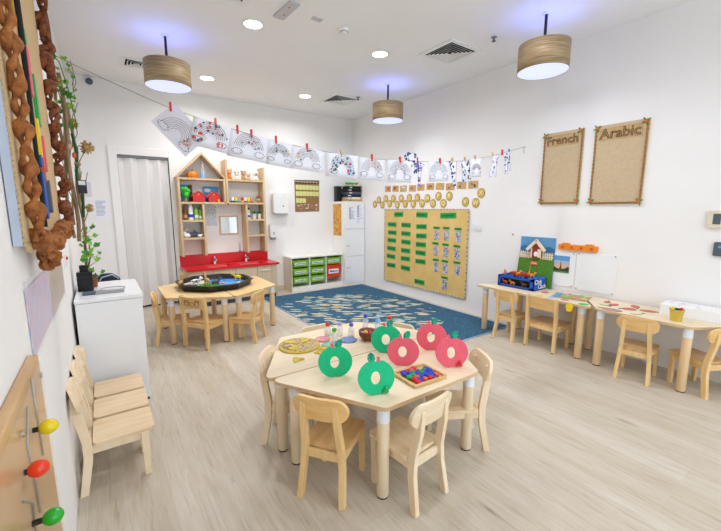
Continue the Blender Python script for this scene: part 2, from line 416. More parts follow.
# door: frame + folding panels
dr = bpy.data.objects.new('door_1', None); COL.objects.link(dr); struct(dr)
f = MB()
f.box((.155, YB - .025, 0), (DX0 + .012, YB, 2.39), 'door_white'); f.box((DX1 - .012, YB - .025, 0), (.99, YB, 2.39), 'door_white')
f.box((DX0 + .012, YB - .025, DZ - .012), (DX1 - .012, YB, 2.39), 'door_white')
f.build('door_frame', dr, bevel=.004)
MB().box((DX0 + .012, YB + .015, DZ - .045), (DX1 - .012, YB + .06, DZ - .012), 'grey_plastic').build('track', dr)
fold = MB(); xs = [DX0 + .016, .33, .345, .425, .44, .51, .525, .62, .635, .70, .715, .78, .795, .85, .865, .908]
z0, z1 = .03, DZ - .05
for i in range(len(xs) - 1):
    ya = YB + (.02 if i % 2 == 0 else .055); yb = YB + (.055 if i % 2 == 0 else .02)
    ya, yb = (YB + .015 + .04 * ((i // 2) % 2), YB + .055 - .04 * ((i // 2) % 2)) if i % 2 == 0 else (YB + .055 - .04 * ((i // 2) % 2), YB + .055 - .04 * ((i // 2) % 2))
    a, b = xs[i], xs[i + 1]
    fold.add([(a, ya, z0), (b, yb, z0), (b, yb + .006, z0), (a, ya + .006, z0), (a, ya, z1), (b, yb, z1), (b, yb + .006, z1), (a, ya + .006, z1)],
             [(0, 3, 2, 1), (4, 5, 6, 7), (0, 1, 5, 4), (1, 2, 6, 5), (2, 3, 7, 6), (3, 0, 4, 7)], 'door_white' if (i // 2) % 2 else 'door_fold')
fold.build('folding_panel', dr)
MB().box((.872, YB + .006, 1.08), (.895, YB + .02, 1.2), 'white_plastic').build('door_handle', dr)
MB().box((XL, YB - .012, 0), (.155, YB, .08), 'white_laminate').build('baseboard_back')
bpy.data.objects['baseboard_back']['kind'] = 'structure'

# ------------------------------------------------------------------ lights in the ceiling
def downlight(x, y, lab, power=15, visible=True):
    if visible:
        t = thing('ceiling_downlight', lab, 'light', (x, y, ZC), 0, 'round downlights in the ceiling')
        MB().lathe([(.088, 0), (.1, -.004), (.098, -.008), (.085, -.006), (.085, 0)], 'white_plastic', n=32, caps=False).build('trim_ring', t)
        MB().cyl(.085, -.004, -.001, 'downlight_lens', n=32).build('lens', t)
    l = bpy.data.lights.new('downlight_and_fill_lamp', 'AREA'); l.shape = 'DISK'; l.size = .16; l.energy = power; l.color = (.98, .98, 1); l.spread = R(160)
    o = bpy.data.objects.new('downlight_and_fill_lamp', l); COL.objects.link(o); o.location = (x, y, ZC - .012)
downlight(1.363, 3.733, 'round downlight in the ceiling nearest the camera')
downlight(2.79, 3.567, 'round downlight in the ceiling left of the square air vent nearest the camera')
downlight(1.347, 5.535, 'round downlight in the ceiling just right of the left pendant lamp')
downlight(2.80, 5.486, 'round downlight in the ceiling close to the farther square air vent')
for x, y in ((1.36, 1.9), (2.8, 1.7), (1.36, .1), (2.8, .1), (1.36, -1.6), (2.8, -1.6)): downlight(x, y, '', 6, False)  # unseen lamps with no fitting, added as fill nearer to and behind the camera

def pendant(x, y, lab):
    t = thing('pendant_lamp', lab, 'lamp', (x, y, ZC), 0, 'veneer drum pendant lamps')
    MB().cyl(.013, -.27, -.002, 'black_metal', n=12).build('rod', t)
    MB().lathe([(.035, -.0), (.035, -.012), (.014, -.016)], 'white_plastic', n=20).build('ceiling_rose', t)
    s = MB().lathe([(.217, -.505), (.220, -.505), (.220, -.275), (.217, -.275), (.217, -.505)], 'shade_veneer', n=48, caps=False)
    for k in range(3):
        a = 2 * PI * k / 3; s.tube([(0, 0, -.28), (.217 * math.cos(a), .217 * math.sin(a), -.28)], .003, 'steel', n=6)
    s.build('lamp_shade', t)
    MB().cyl(.2165, -.503, -.497, 'lamp_diffuser', n=48).build('diffuser', t)
    for nm, z, e, up in (('pendant_up_lamp', -.33, 1.5, True), ('pendant_down_lamp', -.51, 5, False)):
        l = bpy.data.lights.new(nm, 'AREA'); l.shape = 'DISK'; l.size = .26 if up else .38; l.energy = e
        l.color = (.16, .22, 1) if up else (.85, .9, 1); l.spread = R(170)
        o = bpy.data.objects.new(nm, l); COL.objects.link(o); o.location = (x, y, ZC + z)
        if up: o.rotation_euler = (PI, 0, 0)
pendant(.70, 4.47, 'drum pendant lamp hanging over the side with the white folding door')
pendant(3.515, 4.30, 'smallest looking drum pendant lamp, over the blue rug near the corner')
pendant(3.475, 1.99, 'drum pendant lamp hanging in front of the bare right wall')

def vent(x, y, s, lab):
    t = thing('ceiling_vent', lab, 'air vent', (x, y, ZC), 0, 'air vents in the ceiling')
    f = MB(); h = s / 2
    for a in range(4):
        f.add([(-h, -h, 0), (h, -h, 0), (h - .05, -h + .05, 0), (-h + .05, -h + .05, 0), (-h, -h, -.012), (h, -h, -.012), (h - .05, -h + .05, -.012), (-h + .05, -h + .05, -.012)],
              [(0, 1, 2, 3), (4, 7, 6, 5), (0, 4, 5, 1), (2, 6, 7, 3)], 'white_plastic', RZ(a * PI / 2))
    f.build('frame', t)
    MB().box((-h + .045, -h + .045, -.003), (h - .045, h - .045, -.001), 'dark_gap').build('duct', t)
    l = MB(); k = h - .07
    while k > .02:
        for a in range(4):
            l.add([(-k, -k, -.017), (k, -k, -.017), (k - .011, -k + .011, -.005), (-k + .011, -k + .011, -.005),
                   (-k, -k + .003, -.017), (k, -k + .003, -.017), (k - .011, -k + .014, -.005), (-k + .011, -k + .014, -.005)],
                  [(0, 1, 2, 3), (4, 7, 6, 5), (0, 4, 5, 1), (3, 2, 6, 7)], 'white_plastic', RZ(a * PI / 2))
        k -= .034
    l.build('louvre', t)
vent(3.41, 3.07, .50, 'square louvred air vent in the ceiling nearest the camera')
vent(3.36, 5.33, .50, 'square louvred air vent in the ceiling near the back corner')
vent(.52, 5.50, .34, 'louvred air vent in the ceiling behind the left pendant lamp')
vent(1.0, 3.25, .40, 'faint white air grille at the top edge of the ceiling')
t = thing('smoke_detector', 'white round smoke detector on the ceiling', 'smoke detector', (2.134, 3.309, ZC))
MB().lathe([(.052, 0), (.05, -.02), (.038, -.03), (.036, -.045), (.02, -.052), (1e-5, -.052)], 'white_plastic').build('housing', t)
MB().lathe([(.041, -.028), (.041, -.034)], 'grey_plastic').build('ring', t)
for x, y, lab in ((3.498, 2.555, 'small dark sprinkler head on the ceiling beside the nearest square vent'), (3.512, 5.047, 'small sprinkler head on the ceiling by the farther vent')):
    t = thing('sprinkler_head', lab, 'sprinkler', (x, y, ZC), 0, 'sprinklers in the ceiling')
    MB().lathe([(.03, 0), (.028, -.008), (.01, -.012)], 'grey_plastic').build('escutcheon', t)
    MB().lathe([(.01, -.01), (.009, -.035), (.022, -.04), (.02, -.043)], 'slate').build('deflector', t)
t = thing('exit_sign_panel', 'clear hanging panel with faint orange marks on the ceiling', 'sign', (1.52, 3.30, ZC), R(3))
MB().box((-.05, -.17, -.018), (.05, .17, 0), 'grey_paper').build('panel', t, bevel=.004)
MB().ball((.012, .012, .004), 'orange', T(.01, .07, -.019)).ball((.012, .012, .004), 'orange', T(-.01, -.07, -.019)).build('indicator', t)
tag(MB().box((-.05, -.03, -.006), (.05, .03, 0), 'grey_paper').build('ceiling_access_plate', loc=(1.823, 3.294, ZC)), 'small pale rectangular plate on the ceiling beside the smoke detector', 'plate')
t = thing('security_camera', 'small grey dome camera high on the back wall by the left corner', 'camera', (.03, YB, 3.215))
MB().cyl(.05, 0, .03, 'white_plastic', RX(PI / 2)).build('mount', t)
MB().ball(.042, 'slate', T(0, -.035, -.015)).build('dome', t)

# ------------------------------------------------------------------ chairs
def make_chair(kind, cols):
    wd, bd, st = cols
    t = bpy.data.objects.new('child_chair', None); COL.objects.link(t); t.empty_display_size = .05
    sq = kind == 'square'
    hw = .155 if sq else .104           # half spacing of the posts
    # rear legs: a bent outline in XZ extruded along y
    if sq:
        out = [(-.175, 0), (-.14, 0), (-.13, .28), (-.155, .585), (-.19, .585), (-.17, .28)]
        out = rpoly(out, [.0, .0, .1, .012, .012, .1], 4)
    else:
        out = rpoly([(-.188, 0), (-.152, 0), (-.117, .19), (-.115, .29), (-.142, .43), (-.160, .55), (-.188, .55), (-.182, .43), (-.157, .29), (-.157, .19)],
                    [0, 0, .15, .15, .1, .013, .013, .1, .15, .15], 4)
    Mx = Matrix(((1, 0, 0, 0), (0, 0, 1, 0), (0, 1, 0, 0), (0, 0, 0, 1)))
    for s in (-1, 1):
        l = MB(); y = s * hw
        # posts lean slightly towards each other above the seat
        Sh = T(0, y, 0) if sq else Matrix(((1, 0, 0, 0), (0, 1, -s * .062, y + s * .016), (0, 0, 1, 0), (0, 0, 0, 1)))
        l.prism(out, -.014, .014, wd, Sh @ Mx, smooth=False)
        y = y if sq else y + s * .016
        l.box((-.187, y - .014, 0), (-.153, y + .014, .004), 'rubber')
        l.build('leg', t, bevel=.004)
        f = MB(); x = .128
        f.add([(x - .017, y - .014, 0), (x + .013, y - .014, 0), (x + .013, y + .014, 0), (x - .017, y + .014, 0),
               (x - .022, y - .014, .262), (x + .018, y - .014, .262), (x + .018, y + .014, .262), (x - .022, y + .014, .262)],
              [(0, 3, 2, 1), (4, 5, 6, 7), (0, 1, 5, 4), (1, 2, 6, 5), (2, 3, 7, 6), (3, 0, 4, 7)], wd)
        f.box((x - .016, y - .012, -.0), (x + .012, y + .012, .004), 'rubber')
        f.build('leg', t, bevel=.004)
    # aprons
    a = MB()
    for s in (-1, 1): a.box((-.12, s * hw - .009, .215), (.115, s * hw + .009, .262), wd)
    a.box((-.135, -hw, .215), (-.118, hw, .262), wd); a.box((.114, -hw, .22), (.132, hw, .262), wd)
    a.build('seat_frame', t, bevel=.003)
    sw = hw + (.022 if sq else .026)
    MB().prism(rrect(-.112, -sw, .175, sw, .028), .262, .282, st).build('seat', t, bevel=.005)
    # curved backrest with rounded ends
    b = MB(); w = .152 if not sq else hw; z0, z1 = (.455, .585) if not sq else (.44, .57)
    n = 16; ring = []
    pts = rrect(-w, z0, w, z1, .058 if not sq else .006, 8) if not sq else [(-w + 2 * w * i / 10, z0) for i in range(11)] + [(w - 2 * w * i / 10, z1) for i in range(11)]
    def bx(y, z): return -.135 - .2 * (z - .41) - (.022 * (1 - (y / w) ** 2) if not sq else .01 * (1 - (y / w) ** 2))
    k = len(pts); vs = [(bx(y, z), y, z) for y, z in pts] + [(bx(y, z) - (.02 if not sq else .016), y, z) for y, z in pts]
    c0 = len(vs); vs += [(bx(0, (z0 + z1) / 2), 0, (z0 + z1) / 2), (bx(0, (z0 + z1) / 2) - .02, 0, (z0 + z1) / 2)]
    # grid based surface so that it curves evenly
    n = 28; ys = [-w * math.cos(PI * i / n) for i in range(n + 1)]
    def span(y):
        if sq: return z0, z1
        r = .06; d = max(0, abs(y) - (w - r)); h = (z1 - z0) / 2; q = h * math.sqrt(max(0, 1 - (d / r) ** 2)) if d else h
        return (z0 + z1) / 2 - max(q, .004), (z0 + z1) / 2 + max(q, .004)
    tk = .02 if not sq else .016; vs = []; fs = []
    off = .0 if sq else .012
    for y in ys:
        lo, hi = span(y)
        for z in (lo, (lo + hi) / 2, hi): vs.append((bx(y, z) + off, y, z))
        for z in (hi, (lo + hi) / 2, lo): vs.append((bx(y, z) + off - tk, y, z))
    for i in range(n):
        for j in range(6):
            a0 = i * 6 + j; a1 = i * 6 + (j + 1) % 6; fs.append((a0, a0 + 6, a1 + 6, a1))
    fs += [tuple(range(5, -1, -1)), tuple(range(n * 6, n * 6 + 6))]
    b.add(vs, fs, bd)
    b.build('backrest', t, bevel=.004)
    if sq == 'never': pass
    return t
std = ('chair_wood', 'chair_board', 'chair_seat'); lgt = ('light_chair_wood', 'light_chair_board', 'light_chair_seat')
protoA = make_chair('round', std); protoB = make_chair('round', lgt); protoS = make_chair('square', std)
used = set()
def chair(proto, x, y, deg, label, group):
    o = proto if id(proto) not in used else copy_tree(proto)
    used.add(id(proto)); place(o, (x, y, 0), R(deg)); return tag(o, label, 'chair', group)
g = 'chairs around the centre table'
chair(protoA, .945, 1.595, 35, 'wooden child chair at the near left side of the centre table, back towards the camera', g)
chair(protoB, 1.25, 1.335, 95, 'wooden child chair at the nearest edge of the centre table beside the front table leg', g)
chair(protoB, .945, 2.11, -40, 'wooden child chair seen side on at the left end of the centre table', g)
chair(protoB, 1.77, 1.45, 150, 'wooden child chair at the right side of the centre table below the red foam apples', g)
chair(protoB, 1.38, 2.435, -90, 'wooden child chair mostly hidden behind the centre table near the round yellow board', g)
chair(protoB, 1.835, 2.17, -150, 'wooden child chair mostly hidden behind the centre table beyond the bottles and bowl', g)
for o in COL.objects:
    if o.get('label', '').startswith('wooden child chair mostly hidden'): o.scale = (1, 1, .93)
g = 'chairs around the tray table'
chair(protoA, .57, 4.53, -11, 'wooden child chair seen side on at the left end of the black tray table', g)
SQH = chair(protoS, .865, 4.25, 35, 'wooden child chair with carved picture in its square back, at the black tray table', g)
chair(protoA, 1.284, 4.127, 133, 'wooden child chair at the right of the table with the black tray', g)
g = 'chairs along the right wall tables'
chair(protoA, 3.89, 2.39, 0, 'wooden child chair with rounded back in front of the blue lettered box', g)
chair(protoS, 3.925, 1.978, 0, 'wide wooden child chair with a straight square back at the right wall tables', g)
chair(protoA, 3.865, 1.127, 8, 'wooden child chair with rounded back beside the leg under the gold bucket', g)
chair(protoA, 4.01, .735, 62, 'wooden child chair cut off by the right edge of the photo', g)
g = 'chairs lined up against the left wall'
chair(protoB, -.028, 2.375, 0, 'wooden child chair against the left wall, nearest the camera in the row of three', g)
chair(protoB, -.028, 2.665, 0, 'middle wooden child chair of the row of three against the left wall', g)
chair(protoB, -.028, 2.955, 0, 'wooden child chair against the left wall, next to the white cabinet', g)
# carved bear outline on the square backed chair by the tray table
c = MB(); Mc = Matrix(((0, 0, -1, -.187), (-1, 0, 0, 0), (0, 1, 0, .50), (0, 0, 0, 1)))
for p in (circ(-.07, 0, .03, .022), circ(-.09, .026, .01), circ(-.05, .026, .01), circ(.0, -.005, .035, .025), circ(.07, .0, .028, .03), circ(.055, .032, .009), circ(.09, .032, .009)):
    c.ribbon(p + [p[0]], .004, 'brown', Mc, .002)
c.build('carved_picture', SQH)

# ------------------------------------------------------------------ tables
def trapezoid(s, d=None):
    d = d or s * math.sqrt(3) / 2
    return [(-s, 0), (s, 0), (s / 2, d), (-s / 2, d)], d
def table(x, y, deg, s, h, label, group, top='birch_ply', leg='leg_wood', d=None):
    """trapezoid table: long side through the origin along local x, body towards +y"""
    t = thing('trapezoid_table', label, 'table', (x, y, 0), R(deg), group)
    poly, d = trapezoid(s, d)
    MB().prism(rpoly(poly, .05, 6), h - .022, h, top, side='birch_edge').build('tabletop', t, bevel=.002)
    for px, py in ((-s + .13, .075), (s - .13, .075), (s / 2 - .025, d - .052), (-s / 2 + .025, d - .052)):
        M = T(px, py, 0)
        l = MB().lathe([(.029, .006), (.033, .012), (.033, h - .1)], leg, M); l.build('leg', t)
        lg = [k for k in bpy.data.objects if k.parent == t and k.name.startswith('leg')][-1]
        MB().lathe([(.0345, h - .1), (.0345, h - .024)], 'white_collar', M).build('collar', lg)
        MB().lathe([(.03, 0), (.03, .008)], 'rubber', M).build('foot', lg)
    return t
def last_named(): pass
HC = .53
g = 'trapezoid tables pushed together in the centre'
table(1.43, 1.922, 180, .725, HC, 'pale trapezoid table in the centre, nearer half, foam apples on it', g)
table(1.395, 1.930, 0, .71, HC, 'pale trapezoid table in the centre, far half, bottles and bowl on it', g)
HT = .54
g = 'trapezoid tables under the black tray'
table(1.135, 4.78, 90, .73, HT, 'yellowish trapezoid table under the left part of the black tray', g, 'yellow_table', 'yellow_leg')
table(1.145, 4.78, -90, .73, HT, 'yellowish trapezoid table under the right part of the black tray', g, 'yellow_table', 'yellow_leg')
HR = .57
g = 'trapezoid tables along the right wall'
table(3.775, 2.18, -90, .69, HR, 'wooden trapezoid table by the right wall carrying the blue lettered box', g, 'birch_ply', 'yellow_leg', .50)
table(4.275, 1.115, 90, .69, HR, 'wooden trapezoid table by the right wall carrying the gold bucket', g, 'birch_ply', 'yellow_leg', .50)

# ------------------------------------------------------------------ foam apples
def apple(x, y, label, cols, yaw, tilt, s=1, clip=None, flip=1):
    x += .018
    body, stem = cols
    t = thing('foam_apple', label, 'toy apple', (x, y, HC), 0, 'foam apples standing on the centre table')
    t.rotation_euler = (R(90 - tilt), 0, R(yaw))
    # local x right, y up, z toward the viewer
    s *= 1.1; W, H, n = .098 * s, .09 * s, 44
    def outline(a):
        r = 1 - .12 * math.exp(-((a - PI / 2) / .22) ** 2) - .10 * math.exp(-((a - 3 * PI / 2) / .2) ** 2)
        return (W * r * math.cos(a), H + H * r * math.sin(a) * 1.0)
    outer = [outline(2 * PI * i / n) for i in range(n)]
    hx, hy = -.004, H * .98
    inner = [(hx + .026 * s * math.cos(2 * PI * i / n), hy + .034 * s * math.sin(2 * PI * i / n)) for i in range(n)]
    m = MB(); d = .012; mn = min(p[1] for p in outer)
    outer = [(a, b - mn) for a, b in outer]; inner = [(a, b - mn) for a, b in inner]
    vs = [(p[0], p[1], z) for z in (-d / 2, d / 2) for ring in (outer, inner) for p in ring]; fs = []
    for i in range(n):
        j = (i + 1) % n
        fs += [(i, n + i, n + j, j), (2 * n + i, 2 * n + j, 3 * n + j, 3 * n + i), (i, j, 2 * n + j, 2 * n + i), (n + i, 3 * n + i, 3 * n + j, n + j)]
    m.add(vs, fs, body); m.build('apple_body', t)
    top = max(p[1] for p in outer) - .012
    MB().prism([(-.028 * flip, top + .028), (-.012 * flip, top + .034), (-.002 * flip, top - .008), (-.014 * flip, top - .008)], -.005, .005, stem).build('stem', t)
    lf = [(0, 0), (.012, .018), (.014, .034), (.006, .05), (-.006, .044), (-.014, .028), (-.012, .012)]
    a = R(-18 * flip); lf = [(u * 1.5, v * 1.3) for u, v in lf]; q = [(u * math.cos(a) - v * math.sin(a) + .012 * flip, u * math.sin(a) + v * math.cos(a) + top - .004) for u, v in lf]
    MB().prism(rpoly(q, .006, 3), -.0055, .0055, 'leaf_felt').build('leaf', t)
    if clip:
        MB().tube([(.028, .012, .008), (.036, .022, .012), (.044, .014, .014), (.05, .024, .014)], .007, clip, n=8).ball(.009, clip, T(.053, .012, .012)).ball(.009, clip, T(.045, .03, .012)).build('worm_charm', t)
    # small foot behind that keeps the disc upright
    MB().box((-.03, 0, -.045), (.03, .006, -.004), body).build('foot', t)
    return t
G_ = ('foam_green', 'foam_red'); R_ = ('foam_red', 'foam_red')
apple(1.028, 1.735, 'green foam apple without a charm, nearest the left of the centre table', G_, -25, 10, .93)
apple(1.10, 1.43, 'green foam apple with a green charm, nearest the camera on the centre table', G_, -20, 12, .94, 'green', -1)
apple(1.50, 1.845, 'green foam apple farthest back, beside the brown bowl', G_, -38, 10, .98)
apple(1.455, 1.625, 'red foam apple in front of the farthest green apple', R_, -40, 10, .93)
apple(1.79, 1.70, 'red foam apple farthest back on the right of the centre table', R_, -34, 10, .98)
apple(1.69, 1.43, 'red foam apple with a red charm at the right corner of the centre table', R_, -30, 12, .96, 'red')

# tray of plastic shapes
t = thing('wooden_tray', 'shallow square wooden tray full of coloured plastic pieces on the centre table', 'tray', (1.448, 1.452, HC), R(-3))
tr = MB(); tr.prism(rrect(-.125, -.105, .125, .105, .02), 0, .006, 'pine')
tr.build('tray_base', t)
rm = MB(); o_, i_ = rrect(-.125, -.105, .125, .105, .02), rrect(-.111, -.091, .111, .091, .012); n = len(o_)
vs = [(p[0], p[1], z) for z in (.002, .018) for r_ in (o_, i_) for p in r_]; fs = []
for i in range(n):
    j = (i + 1) % n; fs += [(i, n + i, n + j, j), (2 * n + i, 2 * n + j, 3 * n + j, 3 * n + i), (i, j, 2 * n + j, 2 * n + i), (n + i, 3 * n + i, 3 * n + j, n + j)]
rm.add(vs, fs, 'pine'); rm.build('rim', t)
rnd = random.Random(3); protos = {}
for i in range(28):
    cn = rnd.choice(('green', 'red', 'blue', 'coral', 'blue', 'green')); word = {'coral': 'orange'}.get(cn, cn)
    if cn not in protos:
        m = MB()
        for a in range(5): m.ball((.0085, .0085, .009), cn, T(.008 * math.cos(a * 1.257), .008 * math.sin(a * 1.257), .009), 8, 6)
        m.ball((.008, .008, .011), cn, T(0, 0, .011), 8, 6)
        o = m.build('plastic_piece'); protos[cn] = o
    else:
        o = protos[cn].copy(); COL.objects.link(o)
    gx, gy = (i % 6 - 2.5) * .031 + rnd.uniform(-.009, .009), (i // 6 - 2) * .033 + rnd.uniform(-.009, .009)
    M = T(1.448, 1.452, HC) @ RZ(R(-3)) @ T(gx, gy, .007 + rnd.uniform(0, .001))
    place(o, M.translation, rnd.uniform(0, 6)); o.scale = (rnd.uniform(1.0, 1.3),) * 3
    tag(o, 'small chunky %s plastic piece in the square wooden tray' % word, 'toy piece', '%s plastic pieces in the wooden tray' % word)

# ------------------------------------------------------------------ bottles, discs, bowl
def bottle(x, y, cap, label, s=1):
    s *= 1.18
    t = thing('sensory_bottle', label, 'bottle', (x, y, HC), 0, 'little clear bottles with coloured caps')
    MB().lathe([(.019, 0), (.021, .004), (.021, .045), (.019, .055), (.011, .066), (.011, .072)], 'clear_plastic', Matrix.Scale(s, 4)).build('body', t)
    MB().lathe([(.0, .07), (.0125, .072), (.0145, .078), (.013, .09), (.004, .094), (1e-4, .094)], cap, Matrix.Scale(s, 4)).build('cap', t)
bottle(1.355, 2.36, 'red', 'clear little bottle with red cap standing on the red disc')
bottle(1.33, 2.22, 'green', 'clear little bottle with green cap')
bottle(1.44, 2.32, 'lavender', 'clear little bottle with lilac cap behind the green capped one')
bottle(1.50, 2.25, 'purple', 'clear little bottle with purple cap standing on the blue disc')
bottle(1.715, 2.36, 'blue', 'clear little bottle with deep blue cap behind the bowl', 1.05)
bottle(1.80, 2.30, 'pale_blue', 'clear little bottle with pale blue cap behind the bowl', 1.0)
bottle(1.75, 2.25, 'sky_blue', 'shorter clear bottle with sky blue cap behind the bowl', .8)
bottle(1.86, 2.22, 'red', 'clear little bottle with red cap behind the farthest green apple')
for x, y, m_, r_, lab in ((1.355, 2.36, 'glitter_red', .062, 'flat round pinkish red disc'), (1.33, 2.22, 'glitter_teal', .06, 'flat round teal disc under the green capped bottle'), (1.49, 2.25, 'glitter_blue', .066, 'flat round blue disc'), (1.45, 2.35, 'glitter_yellow', .05, 'flat round pale yellow disc')):
    pass
DISC = []
def disc(x, y, m_, r_, lab, z=0):
    r_ *= 1.15
    t = thing('glitter_disc', lab, 'disc', (x, y, HC + z), 0, 'flat coloured discs by the bottles')
    MB().lathe([(r_ - .002, 0), (r_, .002), (r_, .007), (r_ - .002, .009)], m_, n=28).build('disc_body', t)
    MB().lathe([(r_ - .006, .009), (r_ - .004, .0105), (r_ - .01, .0105), (r_ - .01, .009)], m_, n=28, caps=False).build('rim', t)
disc(1.285, 2.315, 'glitter_red', .05, 'flat round pinkish red disc beside the red capped bottle')
disc(1.265, 2.19, 'glitter_teal', .045, 'flat round teal disc beside the green capped bottle')
disc(1.435, 2.19, 'glitter_blue', .055, 'flat round blue disc in front of the purple capped bottle')
disc(1.405, 2.405, 'glitter_yellow', .04, 'flat round pale yellow disc behind the clear bottles')
t = thing('wooden_bowl', 'round brown wooden bowl on the centre table behind the green apple', 'bowl', (1.565, 2.12, HC))
MB().lathe([(.035, 0), (.05, .012), (.068, .04), (.072, .072), (.068, .074), (.062, .045), (.04, .016), (1e-4, .012)], 'dark_wood', n=32).build('bowl_body', t)
k = 0
for x, y, c_, z_ in ((-.02, .0, 'orange', .05), (.02, -.01, 'purple', .048), (0, .03, 'yellow', .05), (.035, .02, 'red', .05), (-.035, .025, 'lavender', .05), (.0, -.032, 'deep_orange', .047)):
    tag(MB().ball(.017, c_).build('pom_pom', loc=(1.565 + x, 2.12 + y, HC + z_)), '%s pom-pom in the brown wooden bowl' % c_.replace('_', ' '), 'pom-pom', 'pom-poms in the brown bowl')
# round yellow board and loose wedges
t = thing('round_puzzle_board', 'large round yellow board with patterned wooden pieces at the left end of the centre table', 'puzzle', (1.085, 2.30, HC))
MB().lathe([(.145, 0), (.148, .002), (.148, .01), (.145, .012), (.136, .012)], 'dull_yellow', n=40).build('plate', t)
MB().cyl(.135, .004, .0125, 'mosaic_wood', n=40).build('centre', t)
for i in range(3):
    a0 = R(100 + 48 * i); pts = [(0.01 * math.cos(a0 + .3), .01 * math.sin(a0 + .3))] + [(.115 * math.cos(a0 + R(40) * j / 6), .115 * math.sin(a0 + R(40) * j / 6)) for j in range(7)]
    MB().prism(pts, .0125, .02, ('mosaic', 'mosaic_wood', 'mosaic')[i]).build('puzzle_piece', t)
for i in range(1):
    a0 = R(20); pts = [(.02, .0)] + [(.115 * math.cos(a0 + R(40) * j / 6), .115 * math.sin(a0 + R(40) * j / 6)) for j in range(7)]
    MB().prism(pts, .0125, .02, 'mosaic').build('puzzle_piece', t)
for x, y, r_, lab in ((.965, 2.08, 10, 'small yellow wedge puzzle piece lying alone nearest the left seam'), (1.145, 2.10, 60, 'yellow wedge puzzle piece lying right of the round yellow board'), (1.20, 2.16, 100, 'yellow wedge puzzle piece partly behind the leftmost green apple')):
    o = MB().prism(rpoly([(-.045, -.025), (.045, -.025), (.0, .05)], .008, 3), 0, .008, 'mosaic').build('puzzle_wedge', loc=(x, y, HC)); o.rotation_euler.z = R(r_)
    tag(o, lab, 'puzzle piece', 'loose yellow wedges')

# ------------------------------------------------------------------ black octagonal activity tray and its contents
TX, TY = 1.12, 4.81
t = thing('octagonal_tray', 'large black octagonal activity tray with blue and green small world scene', 'tray', (TX, TY, HT), R(22.5))
def octa(r, z): return [(r * math.cos(PI / 4 * i), r * math.sin(PI / 4 * i), z) for i in range(8)]
rings = [octa(.43, 0), octa(.45, .062), octa(.478, .07), octa(.472, .078), octa(.43, .078), octa(.41, .02), octa(.40, .014)]
m = MB(); vs = [p for r_ in rings for p in r_]; fs = [tuple(range(7, -1, -1)), tuple(range(48, 56))]
for k in range(6):
    for i in range(8): j = (i + 1) % 8; fs.append((k * 8 + i, k * 8 + j, (k + 1) * 8 + j, (k + 1) * 8 + i))
m.add(vs, fs, 'black_plastic'); m.build('tray_body', t, bevel=.004)
def onTray(pts): return pts
w_ = MB().prism(blob(.1, .02, .30, random.Random(1), 14, .12), .0145, .022, 'water_blue', RZ(R(-22.5))); w_.build('blue_water', t)
w_ = MB().prism(blob(-.12, -.18, .165, random.Random(2), 12, .25), .0145, .05, 'grass_toy', RZ(R(-22.5))); w_.build('green_turf', t)
w_ = MB().prism(blob(-.17, .2, .15, random.Random(4), 12, .25), .0145, .026, 'sand', RZ(R(-22.5))); w_.build('sand', t)
def animal(x, y, z, rz, s, col, label, neck=0, spots=None, name='toy_animal', cat='toy animal', group='toy animals in the black tray'):
    m = MB(); s *= 1.25 if name == 'toy_animal' else 1
    m.ball((.03, .014, .015), col, T(0, 0, .04), 12, 8)
    for sx in (-.019, .019):
        for sy in (-.008, .008): m.tube([(sx, sy, 0), (sx, sy, .02), (sx, sy * .7, .036)], [.004, .0045, .006], col, n=7)
    m.tube([(.022, 0, .045), (.032, 0, .055 + neck), (.036, 0, .06 + neck)], [.010, .008, .008], col, n=8)
    m.ball((.013, .008, .009), col, T(.042, 0, .062 + neck) @ RY(R(20)), 10, 7)
    m.ball((.003, .003, .006), col, T(.034, .006, .071 + neck), 6, 5).ball((.003, .003, .006), col, T(.034, -.006, .071 + neck), 6, 5)
    m.tube([(-.028, 0, .046), (-.036, 0, .036), (-.037, 0, .026)], .0022, col, n=6)
    if spots:
        r_ = random.Random(5)
        for i in range(9): m.ball((.006, .002, .005), spots, T(r_.uniform(-.02, .02), (-1) ** i * .0135, .04 + r_.uniform(-.006, .006)), 6, 5)
    o = m.build(name); o.scale = (s, s, s); place(o, (x, y, z), R(rz)); return tag(o, label, cat, group)
animal(.72, 4.78, HT + .02, 60, 1.4, 'tan', 'tan toy giraffe standing at the left of the black tray', .035, 'brown')
animal(.98, 4.60, HT + .049, 100, 1.4, 'tan', 'tan toy deer standing near the middle front of the black tray', .02)
animal(.86, 4.64, HT + .049, -30, 1.3, 'white', 'black and white toy cow on the green turf in the black tray', 0, 'black_plastic')
animal(1.08, 4.62, HT + .02, 10, 1.3, 'slate', 'dark grey toy animal in front of the blue water in the black tray')
animal(1.42, 4.85, HT + .02, 160, 1.2, 'yellow', 'yellow toy animal at the right back of the black tray')
for x, y, c_, lab in ((1.20, 4.78, 'orange', 'orange starfish shaped toy lying on the blue water'), (1.16, 4.92, 'coral', 'coral starfish shaped toy lying on the blue water'), (1.07, 5.02, 'pink', 'pink starfish shaped toy at the back of the black tray')):
    st_ = [((.04 if i % 2 == 0 else .017) * math.cos(PI / 5 * i), (.04 if i % 2 == 0 else .017) * math.sin(PI / 5 * i)) for i in range(10)]
    tag(MB().prism(st_, 0, .01, c_).build('toy_starfish', loc=(x, y, HT + .0225), bevel=.002), lab, 'toy', 'starfish toys in the black tray')
for x, y, lab in ((1.38, 4.66, 'pale shell like stone at the right of the black tray'), (.80, 4.93, 'pale stone at the back left of the black tray')):
    tag(MB().ball((.035, .028, .018), 'sand', T(0, 0, .015)).build('toy_stone', loc=(x, y, HT + .014)), lab, 'stone', 'stones in the black tray')

